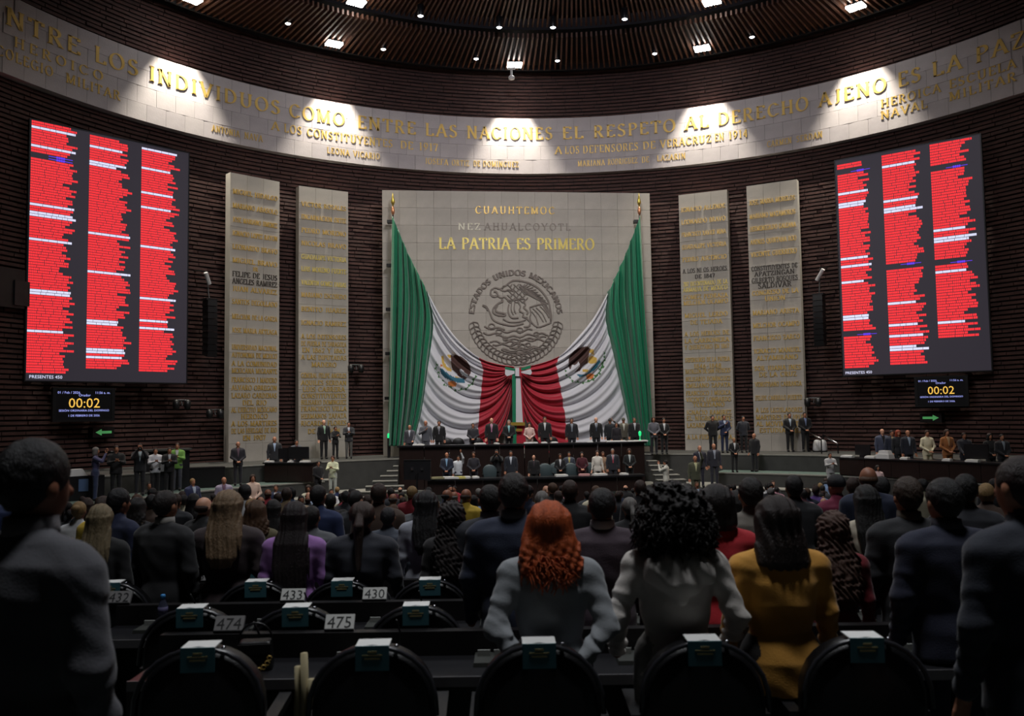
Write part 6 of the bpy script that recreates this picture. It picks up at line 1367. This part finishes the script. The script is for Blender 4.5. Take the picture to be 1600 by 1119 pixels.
L_ = [(698, 707, 5.8, 'balding man in a navy suit and sky blue shirt at the lower desk', dict(top=(34, 40, 58), shirt=(140, 180, 216), poses=cc, hair='bald')),
      (716, 712, 5.3, 'person in a white shirt with one arm raised behind the navy suit', dict(top=(206, 210, 216), bottom=(30, 34, 60), poses=('raise', 'down'), hair='short')),
      (740, 706, 5.8, 'woman in dark clothes with long brown hair and folded arms at the lower desk', dict(sex='f', top=(40, 38, 46), poses=('clasp', 'clasp'), hair='long', hc=HBR)),
      (776, 703, 5.5, 'dark-haired photographer in black aiming a camera upwards at the lower desk', dict(top=BLK, poses=cm, hair='thick')),
      (798, 704, 5.7, 'bearded man in a dark suit and open white shirt at the lower desk', dict(top=(34, 38, 48), shirt=(206, 212, 222), hair='short')),
      (834, 713, 5.9, 'older balding man in a black suit at the lower desk', dict(top=(20, 20, 22), shirt=(60, 50, 56), hair='bald', hc=HG, skin='light')),
      (875, 709, 5.8, 'woman in a black jacket and white shirt with long brown hair at the lower desk', dict(sex='f', top=BLK, shirt=(206, 206, 210), poses=cc, hair='long', hc=HBR)),
      (889, 706, 5.2, 'man in a slate suit with a yellow tie at the lower desk', dict(top=(62, 68, 82), shirt=(206, 200, 160), tie=(196, 176, 80), hair='short')),
      (909, 706, 5.9, 'woman in a maroon dress at the lower desk', dict(sex='f', top=(74, 22, 34), poses=cc, hair='long', skin='light')),
      (933, 704, 5.8, 'woman in a white patterned dress at the lower desk', dict(sex='f', top=(216, 210, 200), hair='long', hc=HBR, skin='light')),
      (942, 706, 5.1, 'woman in a beige top behind the white dress', dict(sex='f', top=(150, 120, 96), hair='long', hc=(90, 60, 44))),
      (957, 701, 5.7, 'man in a charcoal suit with a red tie at the lower desk', dict(top=(36, 38, 46), shirt=(200, 204, 212), tie=(176, 60, 76), hair='short', hc=HG)),
      (983, 701, 5.7, 'woman in a black jacket and pale blouse at the right end of the lower desk', dict(sex='f', top=(24, 28, 30), shirt=(190, 200, 200), poses=cc, hair='bob', hc=HBR))]
for px, top, t, lb, kw in L_: rst(px, top, t, ZL, lb, **kw)

# the seated and standing audience between the foreground and the rostrum, nearest first; hidden ones are left out
cov = np.zeros((300, 428), bool); SX = 428 / 1600
def cover(px, top, Y, s, test=False):
    f = FPX / Y; hw = .085 * f * s * SX; hy0 = int(top * SX); hy1 = int((top + .25 * f * s) * SX); x = px * SX
    a0, a1 = int(x - hw), int(x + hw) + 1; sl = cov[max(0, hy0):max(0, hy1) + 1, max(0, a0):max(0, a1)]
    r = sl.mean() if sl.size else 1.
    if not test:
        sl[:] = True; sw = .21 * f * s * SX; cov[max(0, hy1):int((top + 1.2 * f * s) * SX), max(0, int(x - sw)):max(0, int(x + sw))] = True
    return r
for q in PLACED:
    if q[2] < 12: cover(*q)
TOPS = [('black', BLK), ('charcoal', CHAR), ('dark grey', (60, 62, 68)), ('navy blue', NAVY), ('dark blue', (30, 44, 84)), ('black', (26, 25, 28)), ('brown', (74, 56, 46)), ('mid grey', GREY), ('white', (206, 206, 208)), ('cream', (206, 196, 168)),
        ('light blue', (130, 156, 196)), ('crimson', (136, 26, 40)), ('pink', (206, 150, 166)), ('teal', (40, 92, 96)), ('olive', (84, 84, 60)), ('purple', (92, 62, 132)), ('yellow', (206, 172, 60)), ('burgundy', (92, 24, 40)), ('beige', (170, 148, 118))]
TW = [9, 8, 6, 7, 4, 7, 3, 4, 3, 2, 2, 2, 2, 1, 2, 1, 1, 2, 2]
HAIRC = [('black', HB), ('black', (24, 20, 20)), ('dark brown', HBR), ('brown', (84, 58, 40)), ('fair', HBL), ('grey', HG)]
LAND = [(0, 45, 'near the left frame edge'), (45, 110, 'under the left session clock'), (110, 170, 'under the left green arrow'), (170, 230, 'below the first photographers'), (230, 300, 'below the photographer in green'), (300, 350, 'left of the first tablet'),
        (350, 440, 'below the first left tablet'), (440, 545, 'below the second left tablet'), (545, 625, 'before the left steps'), (625, 680, 'before the dark stage monitor'), (680, 740, 'before the lower desk, left end'), (740, 790, 'below the pink-tied man'),
        (790, 850, 'below the hanging ribbon'), (850, 900, 'below the yellow-tied man'), (900, 960, 'below the white patterned dress'), (960, 1015, 'before the lower desk, right end'), (1015, 1080, 'before the right steps'), (1080, 1150, 'below the tablet with bright lines'),
        (1150, 1200, 'between the two right tablets'), (1200, 1260, 'below the right tablet'), (1260, 1320, 'below the handrails'), (1320, 1380, 'under the first right-board column'), (1380, 1440, 'under the second right-board column'), (1440, 1500, 'under the right session clock'), (1500, 1700, 'near the right frame edge')]
DW = ['close rows', 'near rows', 'middle rows', 'far rows', 'last rows']
used = {}; rc = random.Random(21); N = 0
Y = 8.75; row = 0
while Y < 32.4:
    step = .66 + .003 * Y; X = -.66 * Y - 1; off = rc.random() * step
    X += off
    while X < .66 * Y + 1:
        x = X + rc.uniform(-.1, .1); yy = Y + rc.uniform(-.15, .15) - .000 * x * x; X += step * rc.choice((1, 1, 1, 1.6))
        d = math.hypot(x - HC[0], yy - HC[1])
        if yy > HC[1] and d > 14.3: continue
        if yy > 31.0 and -9 < x < 8.5 and d > 13: continue
        sex = rc.choice('mmf'); sh = rc.gauss(1.70, .06) if sex == 'm' else rc.gauss(1.58, .06)
        zf = floor_z(yy); seat = rc.random() < .3 and Y > 11
        if seat: sh -= .22
        s = sh / 1.735; px, top = to_px((x, yy, zf + sh))
        if not (-15 < px < 1615): continue
        cv_ = cover(px, top, yy, s, True)
        if cv_ > .86: continue
        cover(px, top, yy, s)
        away = rc.random() < (.97 if Y < 20 else .70); rz = rc.gauss(math.atan2(-(x - .5), 40 - yy) * .7, .3) if away else PI + rc.gauss(0, .5)
        tn, tc = rc.choices(TOPS, TW)[0]; hn, hcx = rc.choice(HAIRC[:3] if rc.random() < .6 else HAIRC)
        if sex == 'm': hk = rc.choice(('short', 'short', 'thick', 'short', 'bald')); hw_ = {'short': 'short %s hair', 'thick': 'thick %s hair', 'bald': 'thinning %s hair'}[hk] % hn
        else: hk = rc.choice(('long', 'bob', 'wavy', 'pony', 'bun', 'long')); hw_ = {'long': 'long %s hair', 'bob': '%s bobbed hair', 'wavy': 'wavy %s hair', 'pony': '%s ponytail', 'bun': '%s bun'}[hk] % hn
        land = next((l for a, b, l in LAND if a <= px < b), LAND[-1][2] if px > 800 else LAND[0][2]); dw = DW[min(4, int((Y - 8) / 5))]
        lab = '%s with %s, %s top, %s, %s' % ('man' if sex == 'm' else 'woman', hw_, tn, dw, land)
        used[lab] = used.get(lab, 0) + 1
        if used[lab] > 1: lab = lab + ', %s' % ('turned to the camera' if not away else 'further back')
        lowk = .9 if seat else .8
        hh_ = .02 if Y > 16 else (.014 if Y > 11 else .011)
        person(x, yy, zf - (.0 if not seat else 0), lab, sex=sex, scale=s, rz=rz, poses=rc.choice((dd, dd, cc, ph)) if not away else dd, hair=hk, hc=hcx, skin=rc.choice(('light', 'mid', 'mid', 'tan')), top=tc,
               bottom=rc.choice((BLK, CHAR, tc)), shirt=(rc.choice(((200, 204, 212), (170, 190, 216), None)) if sex == 'm' else None), h=.03 if Y > 13 else .02, hh=hh_, hands=(not away and Y > 24), group='audience between the desks and the rostrum')
        N += 1
    Y += .98 if Y < 20 else 1.1; row += 1
print('crowd', N)
bpy.context.view_layer.update()
